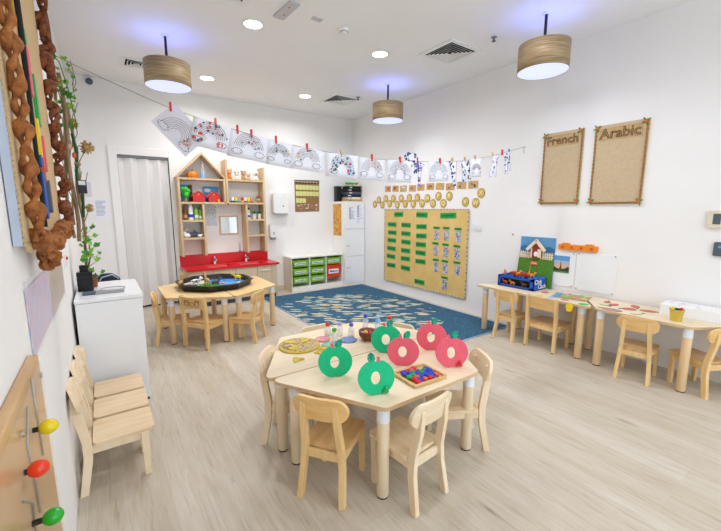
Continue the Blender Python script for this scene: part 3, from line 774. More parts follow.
# ------------------------------------------------------------------ rug
rg = MB(); rg.prism(rrect(2.12, 2.61, 4.20, 5.90, .02), .0005, .010, 'carpet_blue', side='slate')
t = rg.build('area_rug'); tag(t, 'large blue rug with a shoal of cream fish like streaks in the far corner', 'rug')
e = MB(); q = [(2.12, 2.61), (4.20, 2.61), (4.20, 5.90), (2.12, 5.90)]
for i in range(4): a, b = q[i], q[(i + 1) % 4]; e.tube([(a[0], a[1], .007), (b[0], b[1], .007)], .0065, 'pale_blue', n=6)
e.build('binding', t)

# ------------------------------------------------------------------ sink unit with red counter
t = thing('sink_unit', 'low wooden sink cabinet with glossy red worktop and red splashback', 'sink cabinet', (0, 0, 0))
m = MB(); m.box((.99, 5.90, .07), (2.40, 6.385, .575), 'oak_board'); m.box((1.0, 5.94, 0), (2.39, 6.38, .07), 'slate'); m.build('carcass', t, bevel=.002)
for i in range(4):
    a = .995 + .351 * i
    d = MB().box((a + .003, 5.882, .08), (a + .348, 5.90, .57), 'oak_front').build('cupboard_door', t, bevel=.003)
    if i == 3 : MB().tube([(a + .05, 5.882, .50), (a + .05, 5.855, .50), (a + .22, 5.855, .50), (a + .22, 5.882, .50)], .007, 'white_plastic').build('handle', d)
# worktop with two basin openings
m = MB(); X0, X1, Ya, Yb = .965, 2.43, 5.85, 6.385; zt, zb = .61, .575
bas = [(1.30, 1.66), (1.80, 2.20)]; y1, y2 = 5.95, 6.22
m.box((X0, Ya, zb), (X1, y1, zt), 'red_laminate'); m.box((X0, y2, zb), (X1, Yb, zt), 'red_laminate')
for a, b in ((X0, bas[0][0]), (bas[0][1], bas[1][0]), (bas[1][1], X1)): m.box((a, y1, zb), (b, y2, zt), 'red_laminate')
m.build('worktop', t, bevel=.004)
for a, b in bas:
    k = MB(); pts = [(a, y1), (b, y1), (b, y2), (a, y2)]; vs = [(x, y, zt - .003) for x, y in pts] + [(x + (.04 if x == a else -.04), y + (.04 if y == y1 else -.04), zt - .13) for x, y in pts]
    k.add(vs, [(0, 4, 5, 1), (1, 5, 6, 2), (2, 6, 7, 3), (3, 7, 4, 0), (4, 7, 6, 5)], 'red_laminate'); k.build('basin', t)
MB().box((.97, 6.355, .61), (2.42, 6.389, .776), 'red_laminate').build('splashback', t, bevel=.003)
for x in (1.48, 2.00):
    k = MB().lathe([(.025, 0), (.022, .03), (.018, .06)], 'chrome', T(x, 6.29, .61)).tube([(x, 6.29, .66), (x, 6.26, .70), (x, 6.18, .69), (x, 6.165, .665)], .012, 'chrome').build('tap', t)
    MB().tube([(x, 6.29, .67), (x, 6.31, .70), (x + .01, 6.30, .735)], [.015, .016, .01], 'chrome').build('tap_lever', k)

# shelf above the sink, house shaped on the left
SY0, SY1 = 6.14, 6.39
t = thing('house_shelf', 'tall open wooden shelf with a house shaped top above the red sink', 'shelf', (0, 0, 0))
fr = MB(); tk = .032
def vb(x, z0, z1, y0=SY0, mb=fr): mb.box((x, y0, z0), (x + tk, SY1, z1), 'oak_board')
def hb(x0, x1, z, mb=fr, y0=SY0): mb.box((x0, y0, z - tk / 2), (x1, SY1, z + tk / 2), 'oak_board')
vb(.98, .777, 1.985); vb(1.688, 1.60, 2.29); vb(2.30, .777, 2.20); vb(1.312, .777, 1.60); vb(1.99, .777, 1.60)
vb(1.65, 1.60, 1.985)
fr.build('upright', t, bevel=.002)
for a, b, z in ((1.012, 1.65, 1.965), (1.012, 1.688, 1.60), (1.72, 2.30, 1.972), (1.72, 2.30, 1.60), (1.012, 1.312, 1.325), (1.012, 1.312, 1.05), (2.022, 2.30, 1.325), (2.022, 2.30, 1.06)):
    k = MB(); hb(a, b, z, k); k.build('shelf_board', t, bevel=.002)
for a, b in (((.965, 1.985), (1.345, 2.375)), ((1.70, 1.985), (1.345, 2.375))):
    dx, dz = b[0] - a[0], b[1] - a[1]; l = math.hypot(dx, dz); nx, nz = (dz / l * tk, -dx / l * tk) if a[0] < b[0] else (-dz / l * tk, dx / l * tk)
    pts = [a, b, (b[0], b[1] - tk * 1.25), (a[0] + abs(nx) * (1 if a[0] < b[0] else -1) * 1.2, a[1])]
    k = MB(); k.prism(pts, -SY1, -SY0, 'oak_board', Matrix(((1, 0, 0, 0), (0, 0, -1, 0), (0, 1, 0, 0), (0, 0, 0, 1)))); k.build('roof_board', t)
# items on the shelf (z of shelf tops)
zA, zB, zC, zD, zE, zF = 1.981, 1.616, 1.341, 1.066, 1.988, 1.616
def ly(y): return y
t = thing('pumpkin', 'orange gourd on the top shelf under the house roof', 'pumpkin', (1.21, 6.24, zA))
m = MB()
for i in range(8):
    a = i * PI / 4; m.ball((.05, .042, .052), 'orange', T(.036 * math.cos(a), .036 * math.sin(a), .052), 10, 8)
m.build('gourd', t); MB().tube([(0, 0, .095), (.004, 0, .115), (.012, 0, .13)], [.01, .007, .006], 'brown').build('stalk', t)
t = thing('spray_bottle', 'clear pointed bottle with blue liquid under the house roof', 'bottle', (1.37, 6.24, zA))
MB().lathe([(.038, 0), (.04, .005), (.04, .08)], 'sky_blue').build('liquid', t)
MB().lathe([(.041, 0), (.042, .10), (.018, .15), (.014, .20)], 'clear_plastic', caps=False).build('body', t)
MB().lathe([(.016, .19), (.016, .215), (.005, .25)], 'white_plastic').build('nozzle', t)
# scene pieces on second shelf
tag(MB().box((0, 0, 0), (.19, .008, .27), 'sky_blue').box((.13, -.001, 0), (.19, 0, .27), 'brown').build('backdrop_card', loc=(1.03, 6.36, zB)), 'blue card with a brown strip standing behind the toy tree', 'card', 'blue backdrop cards')
o = MB().box((0, 0, 0), (.24, .008, .25), 'sky_blue'); o.prism(circ(.07, .19, .05, .03), -.002, 0, 'white', Matrix(((1, 0, 0, 0), (0, 0, 1, 0), (0, 1, 0, 0), (0, 0, 0, 1))))
tag(o.build('backdrop_card', loc=(1.38, 6.36, zB)), 'blue card with a white cloud behind the right red toy house', 'card', 'blue backdrop cards')
t = thing('toy_tree', 'bright green toy tree at the left end of the shelf', 'toy tree', (1.09, 6.22, zB))
MB().tube([(0, 0, 0), (.004, 0, .05), (0, 0, .1)], [.025, .016, .02], 'tan').build('trunk', t)
m = MB(); r_ = random.Random(8)
for i in range(12): m.ball(.03 + .012 * r_.random(), 'bright_green', T(r_.uniform(-.045, .045), r_.uniform(-.03, .03), .14 + r_.uniform(-.04, .055)), 9, 7)
m.build('foliage', t)
for x, lab in ((1.28, 'red toy barn on the left, beside the green toy tree'), (1.51, 'red toy barn on the right, in front of the cloud card')):
    t = thing('toy_barn', lab, 'toy house', (x, 6.24, zB), 0, 'red toy barns on the shelf')
    Mh = Matrix(((1, 0, 0, 0), (0, 0, -1, 0), (0, 1, 0, 0), (0, 0, 0, 1)))
    MB().prism([(-.085, .01), (.085, .01), (.085, .085), (-.085, .085)], -.04, .04, 'red', Mh).prism([(-.085, .085), (.085, .085), (.06, .125), (0, .155), (-.06, .125)], -.04, .04, 'red', Mh).build('barn_body', t)
    MB().ribbon([(-.105, .085), (-.066, .13), (0, .166), (.066, .13), (.105, .085)], .01, 'coral', Mh @ T(0, 0, -.05), .1).build('barn_roof', t)
    MB().prism(circ(0, .12, .01), .04, .042, 'yellow', Mh).box((-.1, -.055, 0), (.1, .05, .012), 'dark_green').build('barn_base', t)
for i, c_ in enumerate(('yellow', 'red', 'navy')):
    tag(MB().box((0, 0, 0), (.022, .03, .03), c_).box((.002, .004, .03), (.02, .026, .045), c_).build('toy_block', loc=(1.56 + .024 * i - .0, 6.165, zB), bevel=.002), '%s toy block at the right end of the barn shelf' % c_, 'toy block', 'toy blocks beside the barns')
# bottles on third shelf left
def jar(x, y, z, r, h, bodym, capm, lab, name='bottle', group='bottles on the left shelf'):
    t = thing(name, lab, 'bottle', (x, y, z), 0, group)
    MB().lathe([(r, 0), (r * 1.02, h * .05), (r * 1.02, h * .7), (r * .6, h * .82)], bodym).build('body', t)
    MB().lathe([(r * .65, h * .8), (r * .65, h * .97), (r * .5, h)], capm).build('cap', t)
    MB().lathe([(r * 1.04, h * .15), (r * 1.04, h * .35)], {'white': 'blue', 'lime': 'white', 'brown': 'tan'}.get(bodym, bodym)).build('paper_band', t)
jar(1.070, 6.22, zC, .03, .22, 'brown', 'brown', 'brown cylinder at the left of the bottle shelf')
jar(1.150, 6.22, zC, .035, .25, 'white', 'white', 'white bottle with blue base band on the bottle shelf')
jar(1.230, 6.22, zC, .03, .21, 'lime', 'green', 'lime green bottle with pale label on the bottle shelf')
jar(1.287, 6.22, zC, .018, .16, 'lime', 'lime', 'narrow lime bottle at the right of the bottle shelf')
# dinosaur/shark toys on fourth shelf
m = MB(); Ms = T(1.17, 6.24, zD)
m.tube([(-.13, 0, .03), (-.07, 0, .04), (0, 0, .05), (.07, 0, .04), (.12, 0, .05)], [.01, .03, .042, .03, .008], 'slate', n=12).add([(-.02, 0, .08), (.03, 0, .08), (.0, 0, .125), (-.02, .008, .08), (.03, .008, .08), (.0, .008, .125)], [(0, 1, 2), (3, 5, 4), (0, 2, 5, 3), (1, 4, 5, 2), (0, 3, 4, 1)], 'slate')
tag(m.build('toy_whale', loc=(1.19, 6.24, zD)), 'dark grey sea animal toy on the shelf below the bottles', 'toy animal')
t = MB().ball((.05, .03, .035), 'white', T(0, 0, .035)).ball((.02, .018, .018), 'white', T(-.03, 0, .075)).tube([(-.035, 0, .08), (-.02, 0, .12), (.03, 0, .14)], [.008, .007, .004], 'sand').build('toy_bird', loc=(1.07, 6.18, zD))
tag(t, 'pale toy bird with raised wing left of the dark sea animal', 'toy animal')
tag(MB().ball((.035, .03, .025), 'white', T(0, 0, .025)).ball((.012, .012, .012), 'white', T(.03, -.01, .045)).build('toy_seal', loc=(1.25, 6.165, zD)), 'small white toy animal at the right of the dark sea animal', 'toy animal')
# plush animals on the right top shelf
def plush(x, col, face, ears, lab, spots=None, s=1):
    t = thing('plush_animal', lab, 'soft toy', (x, 6.22, zE), 0, 'soft toy animals on the right top shelf'); t.scale = (s, s, s)
    MB().ball((.042, .04, .045), col, T(0, 0, .045)).ball((.016, .03, .016), col, T(-.035, -.02, .016)).ball((.016, .03, .016), col, T(.035, -.02, .016)).build('body', t)
    h = MB().ball((.045, .038, .042), col, T(0, -.01, .115)).ball((.024, .015, .02), face, T(0, -.042, .105)).build('head', t)
    for sx in (-.035, .035): MB().ball((.014, .008, .016), ears, T(sx, -.005, .15)).build('ear', t)
    e = MB().ball(.005, 'black_plastic', T(-.016, -.045, .125)).ball(.005, 'black_plastic', T(.016, -.045, .125)).ball((.007, .005, .005), 'black_plastic', T(0, -.056, .11))
    if spots:
        for a, b in ((-.02, .14), (.025, .10), (-.03, .10)): e.ball((.012, .008, .012), spots, T(a, -.035, b))
    e.build('face', t)
plush(1.765, 'orange', 'skin', 'orange', 'orange lion soft toy on the right top shelf')
plush(1.885, 'white', 'white', 'black_plastic', 'small black and white soft toy between the lion and the cow', 'black_plastic', .75)
plush(2.0, 'tan', 'skin', 'brown', 'tan and brown soft toy in the middle of the right top shelf', 'brown', .9)
plush(2.085, 'sand', 'skin', 'tan', 'pale beige soft toy right of the tan and brown one', None, .7)
plush(2.205, 'white', 'tan', 'white', 'white soft toy with a yellowish snout at the right end of the top shelf', None, .95)
# toy train blocks
xs = 1.80
for i, c_ in enumerate(('navy', 'green', 'sky_blue', 'yellow', 'red', 'lime', 'coral')):
    t = thing('toy_train_car', '%s wagon of the little toy train on the shelf' % c_.replace('_', ' '), 'toy train', (xs + .052 * i, 6.20, zF), 0, 'wagons of the toy train')
    MB().box((-.023, -.02, .008), (.023, .02, .028), c_).build('wagon', t, bevel=.002)
    MB().box((-.018, -.016, .028), (.018, .016, .085), ('white', 'yellow', 'tan', 'red')[i % 4]).build('load', t, bevel=.002)
    MB().cyl(.008, -.022, .022, 'black_plastic', T(-.012, 0, .008) @ RX(PI / 2), 10).cyl(.008, -.022, .022, 'black_plastic', T(.012, 0, .008) @ RX(PI / 2), 10).build('wheel', t)
t = thing('stacking_rings', 'small stack of colourful rings at the right end of the train shelf', 'stacking toy', (2.235, 6.20, zF))
for i, c_ in enumerate(('red', 'green', 'yellow', 'navy', 'red')):
    MB().lathe([(.028, .022 * i), (.03, .022 * i + .01), (.028, .022 * i + .021)], c_).build('ring', t)
tag(MB().box((0, 0, 0), (.09, .06, .02), 'dark_green').build('toy_mat', loc=(1.71, 6.20, zF)), 'flat dark green piece at the left of the train shelf', 'toy')
# potted plants
def potted(x, lab, s=1):
    t = thing('potted_plant', lab, 'plant', (x, 6.22, zC), 0, 'small plants on the right shelf')
    MB().lathe([(.025, 0), (.033, .075), (.036, .078), (.036, .085), (.03, .085)], 'white_plastic').build('pot', t)
    m = MB(); r_ = random.Random(int(x * 100))
    for i in range(26):
        a = r_.uniform(0, 6.28); l = r_.uniform(.03, .055); el = r_.uniform(.3, 1.3)
        M = T(0, 0, .085) @ RZ(a) @ RY(-el) @ T(l * .8, 0, 0)
        m.ball((.02, .01, .003), 'leaf', M, 8, 5); m.tube([(0, 0, .08), M.translation], .0015, 'leaf', n=4)
    m.build('foliage', t)
potted(2.155, 'little leafy plant in a white pot, the middle one on the right shelf'); potted(2.245, 'little leafy plant in a white pot at the right end of the right shelf')
jar(2.06, 6.22, zC, .026, .19, 'white', 'black_plastic', 'white bottle with black cap left of the potted plants', group='bottles on the right shelf')
# mirror, foil notice, clear bottle with blue base
t = thing('square_mirror', 'small square mirror in a wooden frame above the red sink', 'mirror', (1.765, 6.39, 1.237))
Mh = Matrix(((1, 0, 0, 0), (0, 0, -1, 0), (0, 1, 0, 0), (0, 0, 0, 1)))
MB().prism(rrect(-.155, -.16, .155, .16, .02), 0, .016, 'oak_board', Mh).build('frame', t)
MB().prism(rrect(-.13, -.135, .13, .135, .01), .016, .018, 'mirror', Mh).build('glass', t)
tag(MB().prism(rrect(-.115, -.165, .115, .165, .006), 0, .003, 'silver_foil', Mh).build('silver_poster', loc=(1.46, 6.39, 1.40)), 'silvery notice sheet on the wall between the shelf columns', 'poster')
t = thing('soap_bottle', 'slim clear bottle with a blue base on the red splashback', 'bottle', (1.925, 6.371, .777))
MB().cyl(.016, 0, .02, 'blue').build('base', t); MB().lathe([(.013, .02), (.013, .11), (.005, .16)], 'clear_plastic').build('body', t)
# dispensers
t = thing('paper_towel_dispenser', 'large white paper towel dispenser on the back wall', 'dispenser', (2.69, 6.39, 1.63))
MB().prism(rrect(-.155, -.20, .14, .16, .04), 0, .11, 'white_plastic', Mh).build('housing', t, bevel=.012)
MB().box((-.12, -.1, -.21), (.12, -.01, -.198), 'grey_plastic').build('slot', t); MB().prism(circ(.03, -.07, .012), .11, .112, 'black_plastic', Mh).build('window', t)
t = thing('soap_dispenser', 'small white soap dispenser on the back wall below the towel dispenser', 'dispenser', (2.53, 6.39, 1.10))
MB().prism(rrect(-.065, -.10, .065, .14, .025), 0, .09, 'white_plastic', Mh).build('housing', t, bevel=.008)
MB().prism(rrect(-.04, -.14, .04, -.09, .01), .01, .08, 'grey_plastic', Mh).build('push_lever', t); MB().prism(rrect(-.008, -.05, .008, 0, .004), .09, .092, 'slate', Mh).build('level_window', t)

# ------------------------------------------------------------------ storage bench with tubs and tall cupboard
SX0, SX1, SYF = 2.73, 3.82, 6.03
t = thing('storage_unit', 'low white open storage unit with green and red pull out tubs', 'storage unit', (0, 0, 0))
m = MB(); m.box((SX0, SYF, 0), (SX0 + .018, 6.385, .62), 'cream_side'); m.build('side_panel', t, bevel=.002)
MB().box((SX1 - .018, SYF, 0), (SX1, 6.385, .62), 'white_laminate').build('side_panel', t, bevel=.002)
MB().box((SX0 - .004, SYF - .004, .62), (SX1, 6.385, .645), 'white_laminate').build('top_panel', t, bevel=.002)
MB().box((SX0 + .018, SYF + .004, 0), (SX1 - .018, 6.385, .09), 'white_laminate').build('base_panel', t, bevel=.002)
MB().box((SX0 + .018, 6.37, .09), (SX1 - .018, 6.385, .62), 'cream_side').build('back_panel', t)
bw = (SX1 - SX0 - .036) / 3
for i in (1, 2): MB().box((SX0 + .018 + bw * i - .009, SYF, .09), (SX0 + .018 + bw * i + .009, 6.37, .62), 'white_laminate').build('divider', t, bevel=.002)
def tub(i, z, h, col, lab):
    x = SX0 + .018 + bw * (i + .5); w2 = bw / 2 - .016
    t = thing('storage_tub', lab, 'storage box', (x, SYF + .006, z), 0, 'pull out tubs in the white storage unit')
    a = [(-w2 + .02, 0), (w2 - .02, 0), (w2, h), (-w2, h)]
    m = MB(); m.add([(p[0], .008 if p[1] == 0 else 0, p[1]) for p in a] + [(p[0], .30, p[1]) for p in a], [(0, 3, 2, 1)[::-1], (0, 1, 5, 4)[::-1], (1, 2, 6, 5)[::-1], (3, 0, 4, 7)[::-1], (4, 5, 6, 7)[::-1]], col); m.build('tub_body', t)
    MB().box((-w2 - .006, -.008, h - .012), (w2 + .006, .005, h), col).box((-w2 - .006, .005, h - .008), (-w2 + .01, .31, h), col).box((w2 - .01, .005, h - .008), (w2 + .006, .31, h), col).build('lip', t, bevel=.002)
    k = MB().box((-w2 + .04, -.004, h * .3), (w2 - .06, .004, h * .66), 'paper').build('name_label', t)
    m = MB(); r_ = random.Random(i * 7 + int(z * 100)); px = -w2 + .06
    while px < w2 - .09:
        ww = r_.uniform(.012, .024); m.box((px, -.0055, h * .42), (px + ww, -.004, h * (.5 + .07 * r_.random())), 'ink'); px += ww + .006
    m.build('writing', k)
rows = [(.46, .12), (.305, .12), (.15, .12)]
nm = [('left', 'top'), ('left', 'middle'), ('left', 'bottom'), ('centre', 'top'), ('centre', 'middle'), ('centre', 'bottom')]
for j in range(2):
    for k, (z, h) in enumerate(rows): tub(j, z, h, 'lime', '%s green tub in the %s column of the white storage unit' % (('topmost', 'middle', 'lowest')[k], ('left', 'centre')[j]))
tub(2, .46, .12, 'lime', 'single green tub above the red one in the white storage unit')
tub(2, .20, .24, 'tub_red', 'deep orange red tub in the right column of the white storage unit')
# wood strip on the floor in front
struct(MB().box((2.44, 6.375, 0), (SX0 - .006, YB, .09), 'oak_front').build('baseboard_sink'))
CX0, CX1, CYF, CH = 3.828, 4.292, 5.94, 1.655
t = thing('tall_cupboard', 'tall narrow white cupboard in the corner with three doors', 'cupboard', (0, 0, 0))
MB().box((CX0, CYF + .018, 0), (CX1, 6.385, CH), 'white_laminate').build('carcass', t, bevel=.002)
for k, (a, b) in enumerate(((.06, .59), (.60, 1.12), (1.13, CH))):
    d = MB().box((CX0 + .003, CYF, a), (CX1 - .003, CYF + .018, b - .004), 'white_gloss').build('cupboard_door', t, bevel=.003)
    if k < 2: MB().tube([(CX0 + .03, CYF, b - .22 - .1 * k), (CX0 + .03, CYF - .02, b - .22 - .1 * k), (CX0 + .10, CYF - .02, b - .22 - .1 * k), (CX0 + .10, CYF, b - .22 - .1 * k)], .005, 'steel').build('handle', d)
o = MB().prism(rrect(0, 0, .30, .62, .004), 0, .002, 'autumn_paint', Matrix(((0, 0, -1, 0), (-1, 0, 0, 0), (0, 1, 0, 0), (0, 0, 0, 1)))).build('autumn_painting', loc=(CX0 - .001, 6.37, .99))
tag(o, 'long yellow and reddish painted strip hung on the side of the white cupboard', 'painting')
for a, b, z0, z1, lab in ((3.91, 4.09, 1.28, 1.56, 'left printed sheet on the upper door of the white cupboard'), (4.10, 4.27, 1.22, 1.60, 'right printed sheet with dark marks on the upper door of the white cupboard')):
    o = MB().box((a, CYF - .002, z0), (b, CYF - .0005, z1), 'paper').build('printed_sheet'); tag(o, lab, 'paper', 'sheets on the white cupboard')
    m = MB(); r_ = random.Random(int(a * 50))
    for i in range(11):
        z = z1 - .03 - i * (z1 - z0 - .05) / 11
        m.box((a + .015, CYF - .003, z), (a + r_.uniform(.05, .15), CYF - .002, z + .006), 'ink_grey')
    for i in range(7):
        z = z1 - .05 - i * .032; m.box((a + .02, CYF - .0035, z), (a + .038, CYF - .002, z + .02), 'ink')
    m.build('print', o)
# things on top of the cupboard
t = thing('black_speaker', 'upright black speaker on the top left of the white cupboard', 'speaker', (3.90, 6.31, CH))
MB().prism(rrect(-.06, -.06, .06, .06, .02), 0, .30, 'black_plastic').build('housing', t); MB().prism(rrect(-.05, -.062, .05, -.058, .001), .03, .27, 'black_cloth').build('grille', t)
bk = [(.045, 'tan', .33), (.045, 'white', .30), (.05, 'black_plastic', .34), (.055, 'slate', .31), (.05, 'black_cloth', .33), (.055, 'black_plastic', .29), (.03, 'sand', .27)]
z = CH + .0005
for i, (h, c_, w2) in enumerate(bk):
    xx = 4.285 - w2 - .006 * (i % 3)
    t = thing('stacked_box', 'flat %s box in the pile on the white cupboard, number %s from the bottom' % ({'tan': 'tan', 'white': 'white', 'black_plastic': 'glossy black', 'slate': 'dark grey', 'black_cloth': 'matt black', 'sand': 'cream'}[c_], ('one', 'two', 'three', 'four', 'five', 'six', 'seven')[i]), 'box', (xx, 6.04 + .01 * (i % 2), z), 0, 'pile of flat boxes on the white cupboard')
    MB().box((0, 0, 0), (w2, .22, h - .003), c_).build('box_body', t, bevel=.003)
    MB().box((.03, -.001, h * .35), (w2 * .3, 0, h * .65), ('white' if c_ not in ('white', 'sand', 'tan') else 'slate')).build('box_label', t)
    z += h
m = MB(); r_ = random.Random(12)
for i in range(22): m.ball((.027, .02, .022), 'bright_green', T(r_.uniform(-.14, .1), r_.uniform(-.05, .05), .018 + r_.uniform(0, .012)), 8, 6)
tag(m.build('green_garland', loc=(4.13, 6.12, z)), 'bright green leafy garland on top of the box pile', 'garland')

# back wall calendar, notices
t = thing('calendar_board', 'brown calendar board with rows of yellow cards on the back wall', 'calendar', (3.262, 6.39, 1.755))
MB().prism([(-.26, -.30), (.25, -.29), (.26, .30), (-.262, .29)], 0, .006, 'bark_brown', Mh).build('board', t)
k = MB().prism([(-.26, .225), (.258, .235), (.26, .30), (-.262, .29)], .006, .008, 'black_cloth', Mh).build('header_strip', t)
m = MB()
for i in range(16): m.prism(circ(-.235 + .031 * i, .263, .012, .018, 8), .008, .009, 'tan' if i % 2 else 'sand', Mh)
m.build('lettering', k)
for r0, n_ in ((.155, 7), (.04, 7), (-.09, 3)):
    for i in range(n_): MB().box((-.24 + .07 * i, -.009, r0 - .04), (-.175 + .07 * i, -.006, r0 + .045), 'glitter_yellow').build('day_card', t)
m = MB(); r_ = random.Random(9)
for i in range(22): x_, z_ = r_.uniform(-.22, .22), r_.uniform(-.28, -.16); m.box((x_, -.008, z_), (x_ + .03, -.006, z_ + .014), r_.choice(['paper', 'pink', 'sand']))
m.build('small_card', t)
for x, z, w2, h2, mt, lab in ((.013, 1.51, .16, .29, 'paper', 'printed notice on the back wall left of the folding door'), (-.115, 1.775, .08, .20, 'lilac_paper', 'plain lilac grey sheet on the back wall at the left corner')):
    o = MB().box((x - w2 / 2, 6.386, z - h2 / 2), (x + w2 / 2, 6.39, z + h2 / 2), mt).build('wall_notice'); tag(o, lab, 'notice')
    if mt == 'paper':
        m = MB(); r_ = random.Random(2)
        for i in range(12): zz = z + h2 / 2 - .04 - i * .018; m.box((x - .06, 6.385, zz), (x + r_.uniform(.02, .06), 6.386, zz + .005), 'ink_grey')
        m.build('print', o)

# ------------------------------------------------------------------ right wall: green tag pinboard
t = thing('pinboard', 'big mustard coloured pinboard with green name strips and photos on the right wall', 'pinboard', (0, 0, 0))
PY0, PY1, PZ0, PZ1 = 5.286, 3.40, .196, 1.501
pw, phh = PY0 - PY1, PZ1 - PZ0; Mp = on_right(PY0, PZ0, 4.298)
MB().box((0, 0, 0), (pw, phh, .018), 'kraft', Mp).build('backing', t)
fr = MB(); nn = 90
for (a, b, n_) in (((0, 0), (pw, 0), 60), ((pw, 0), (pw, phh), 42), ((pw, phh), (0, phh), 60), ((0, phh), (0, 0), 42)):
    for i in range(n_):
        u0, u1 = i / n_, (i + 1) / n_; x0, y0 = a[0] + (b[0] - a[0]) * u0, a[1] + (b[1] - a[1]) * u0; x1, y1 = a[0] + (b[0] - a[0]) * u1, a[1] + (b[1] - a[1]) * u1
        e = .007; fr.box((min(x0, x1) - (e if x0 == x1 else 0), min(y0, y1) - (e if y0 == y1 else 0), .01), (max(x0, x1) + (e if x0 == x1 else 0), max(y0, y1) + (e if y0 == y1 else 0), .024), ('twig', 'grey_paper', 'tan', 'grey_paper')[i % 4], Mp)
fr.build('border', t)
def strip(y, z, w2, h2, k):
    r_ = random.Random(k); Ms = on_right(y, z, 4.278) @ RZ(R(r_.uniform(-2, 2)))
    s = MB().box((-w2 / 2, -h2 / 2, 0), (w2 / 2, h2 / 2, .003), 'tag_green', Ms).build('name_strip', t)
    m = MB(); x = -w2 / 2 + .02
    while x < w2 / 2 - .035:
        h_ = h2 * r_.uniform(.3, .55); m.ribbon([(x, -h_ / 2), (x + .006, h_ / 2), (x + .012, -h_ / 2), (x + .016, h_ / 3)], .0045, 'ink', Ms @ T(0, 0, .003)); x += .024
    m.build('handwriting', s)
for k, (y, z) in enumerate([(4.902, 1.415), (4.329, 1.414), (3.774, 1.41)]): strip(y, z, (.24, .26, .31)[k], .085, k)
for k, (y, z) in enumerate([(5.076, 1.235), (5.067, 1.089), (5.076, .949), (5.086, .8), (5.096, .653), (5.086, .491), (4.704, 1.236), (4.705, 1.088), (4.701, .943), (4.703, .794), (4.705, .654), (4.7, .487), (4.332, 1.223), (4.332, 1.071), (4.337, .928), (4.338, .789), (4.338, .645), (4.347, .298)]): strip(y, z, .235, .078, k + 10)
for k, (y, z) in enumerate([(3.99, 1.112), (3.792, 1.116), (3.566, 1.112), (4.003, .868), (3.793, .863), (3.574, .856), (3.983, .606), (3.795, .606), (3.561, .612), (3.792, .349)]):
    strip(y + .01, z + .105, .13, .036, k + 40)
    MB().box((-.045, -.085, 0), (.045, .07, .003), 'photo_mix', on_right(y, z, 4.2785)).build('photo_card', t)
# squares
SQ = [(5.227, 1.868), (5.019, 1.863), (4.813, 1.854), (4.585, 1.85), (4.39, 1.855), (4.178, 1.859), (3.973, 1.852), (3.773, 1.836), (3.559, 1.845), (3.358, 1.843)]
cols = [('red', 'brown'), ('brown', 'red'), ('white', 'sand'), ('dull_yellow', 'brown'), ('tan', 'brown'), ('brown', 'dark_green'), ('dull_yellow', 'yellow'), ('brown', 'tan'), ('tan', 'slate'), ('tan', 'brown')]
ordn = ['first', 'second', 'third', 'fourth', 'fifth', 'sixth', 'seventh', 'eighth', 'ninth', 'tenth']
for i, (y, z) in enumerate(SQ):
    o = MB().box((-.083, -.052, 0), (.083, .052, .004), 'card_kraft', on_right(y, z, 4.30) @ RZ(R(random.uniform(-4, 4)))).build('kraft_card')
    tag(o, 'brown kraft card with %s craft picture above the letters, %s from the left' % ({0: 'a red', 2: 'a white', 6: 'a yellow'}.get(i, 'a small'), ordn[i]), 'card', 'kraft cards above the letters')
    m = MB(); r_ = random.Random(i)
    for q in range(6): m.prism(blob(r_.uniform(-.04, .04), r_.uniform(-.025, .025), r_.uniform(.01, .02), r_), .004, .006, cols[i][q % 2], on_right(y, z, 4.30))
    m.build('collage', o)
OV = [(5.61, 1.599), (5.488, 1.677), (5.382, 1.584), (5.286, 1.696), (5.175, 1.604), (5.07, 1.691), (4.963, 1.583), (4.86, 1.689), (4.755, 1.595), (4.656, 1.695), (4.555, 1.594), (4.461, 1.693), (4.35, 1.598), (4.233, 1.678), (4.109, 1.595), (3.997, 1.704), (3.891, 1.592), (3.78, 1.7), (3.478, 1.609), (3.297, 1.591), (3.216, 1.724)]
for (y, z), ch in zip(OV, 'ABCDEFGHIJKLMNOPQRVWX'):
    t = thing('letter_oval', 'oval wooden slice with the letter %s on the right wall' % ch, 'letter', (4.30, y, z), 0, 'oval letter slices on the right wall')
    Mo = on_right(0, 0, 0)
    MB().prism(circ(0, 0, .06, .067, 24), 0, .010, 'oval_wood', Mo, side='oval_rim').build('wood_slice', t)
    MB().ribbon(circ(0, 0, .056, .063, 24) + [circ(0, 0, .056, .063, 24)[0]], .004, 'oval_rim', Mo @ T(0, 0, .010)).build('rim', t)
    MB().text(ch, .088, 'letter_cream', Mo @ T(0, 0, .012), .3).build('letter', t)
    if ch == 'L': MB().ball(.007, 'red', Mo @ T(0, .03, .012)).build('red_dot', t)
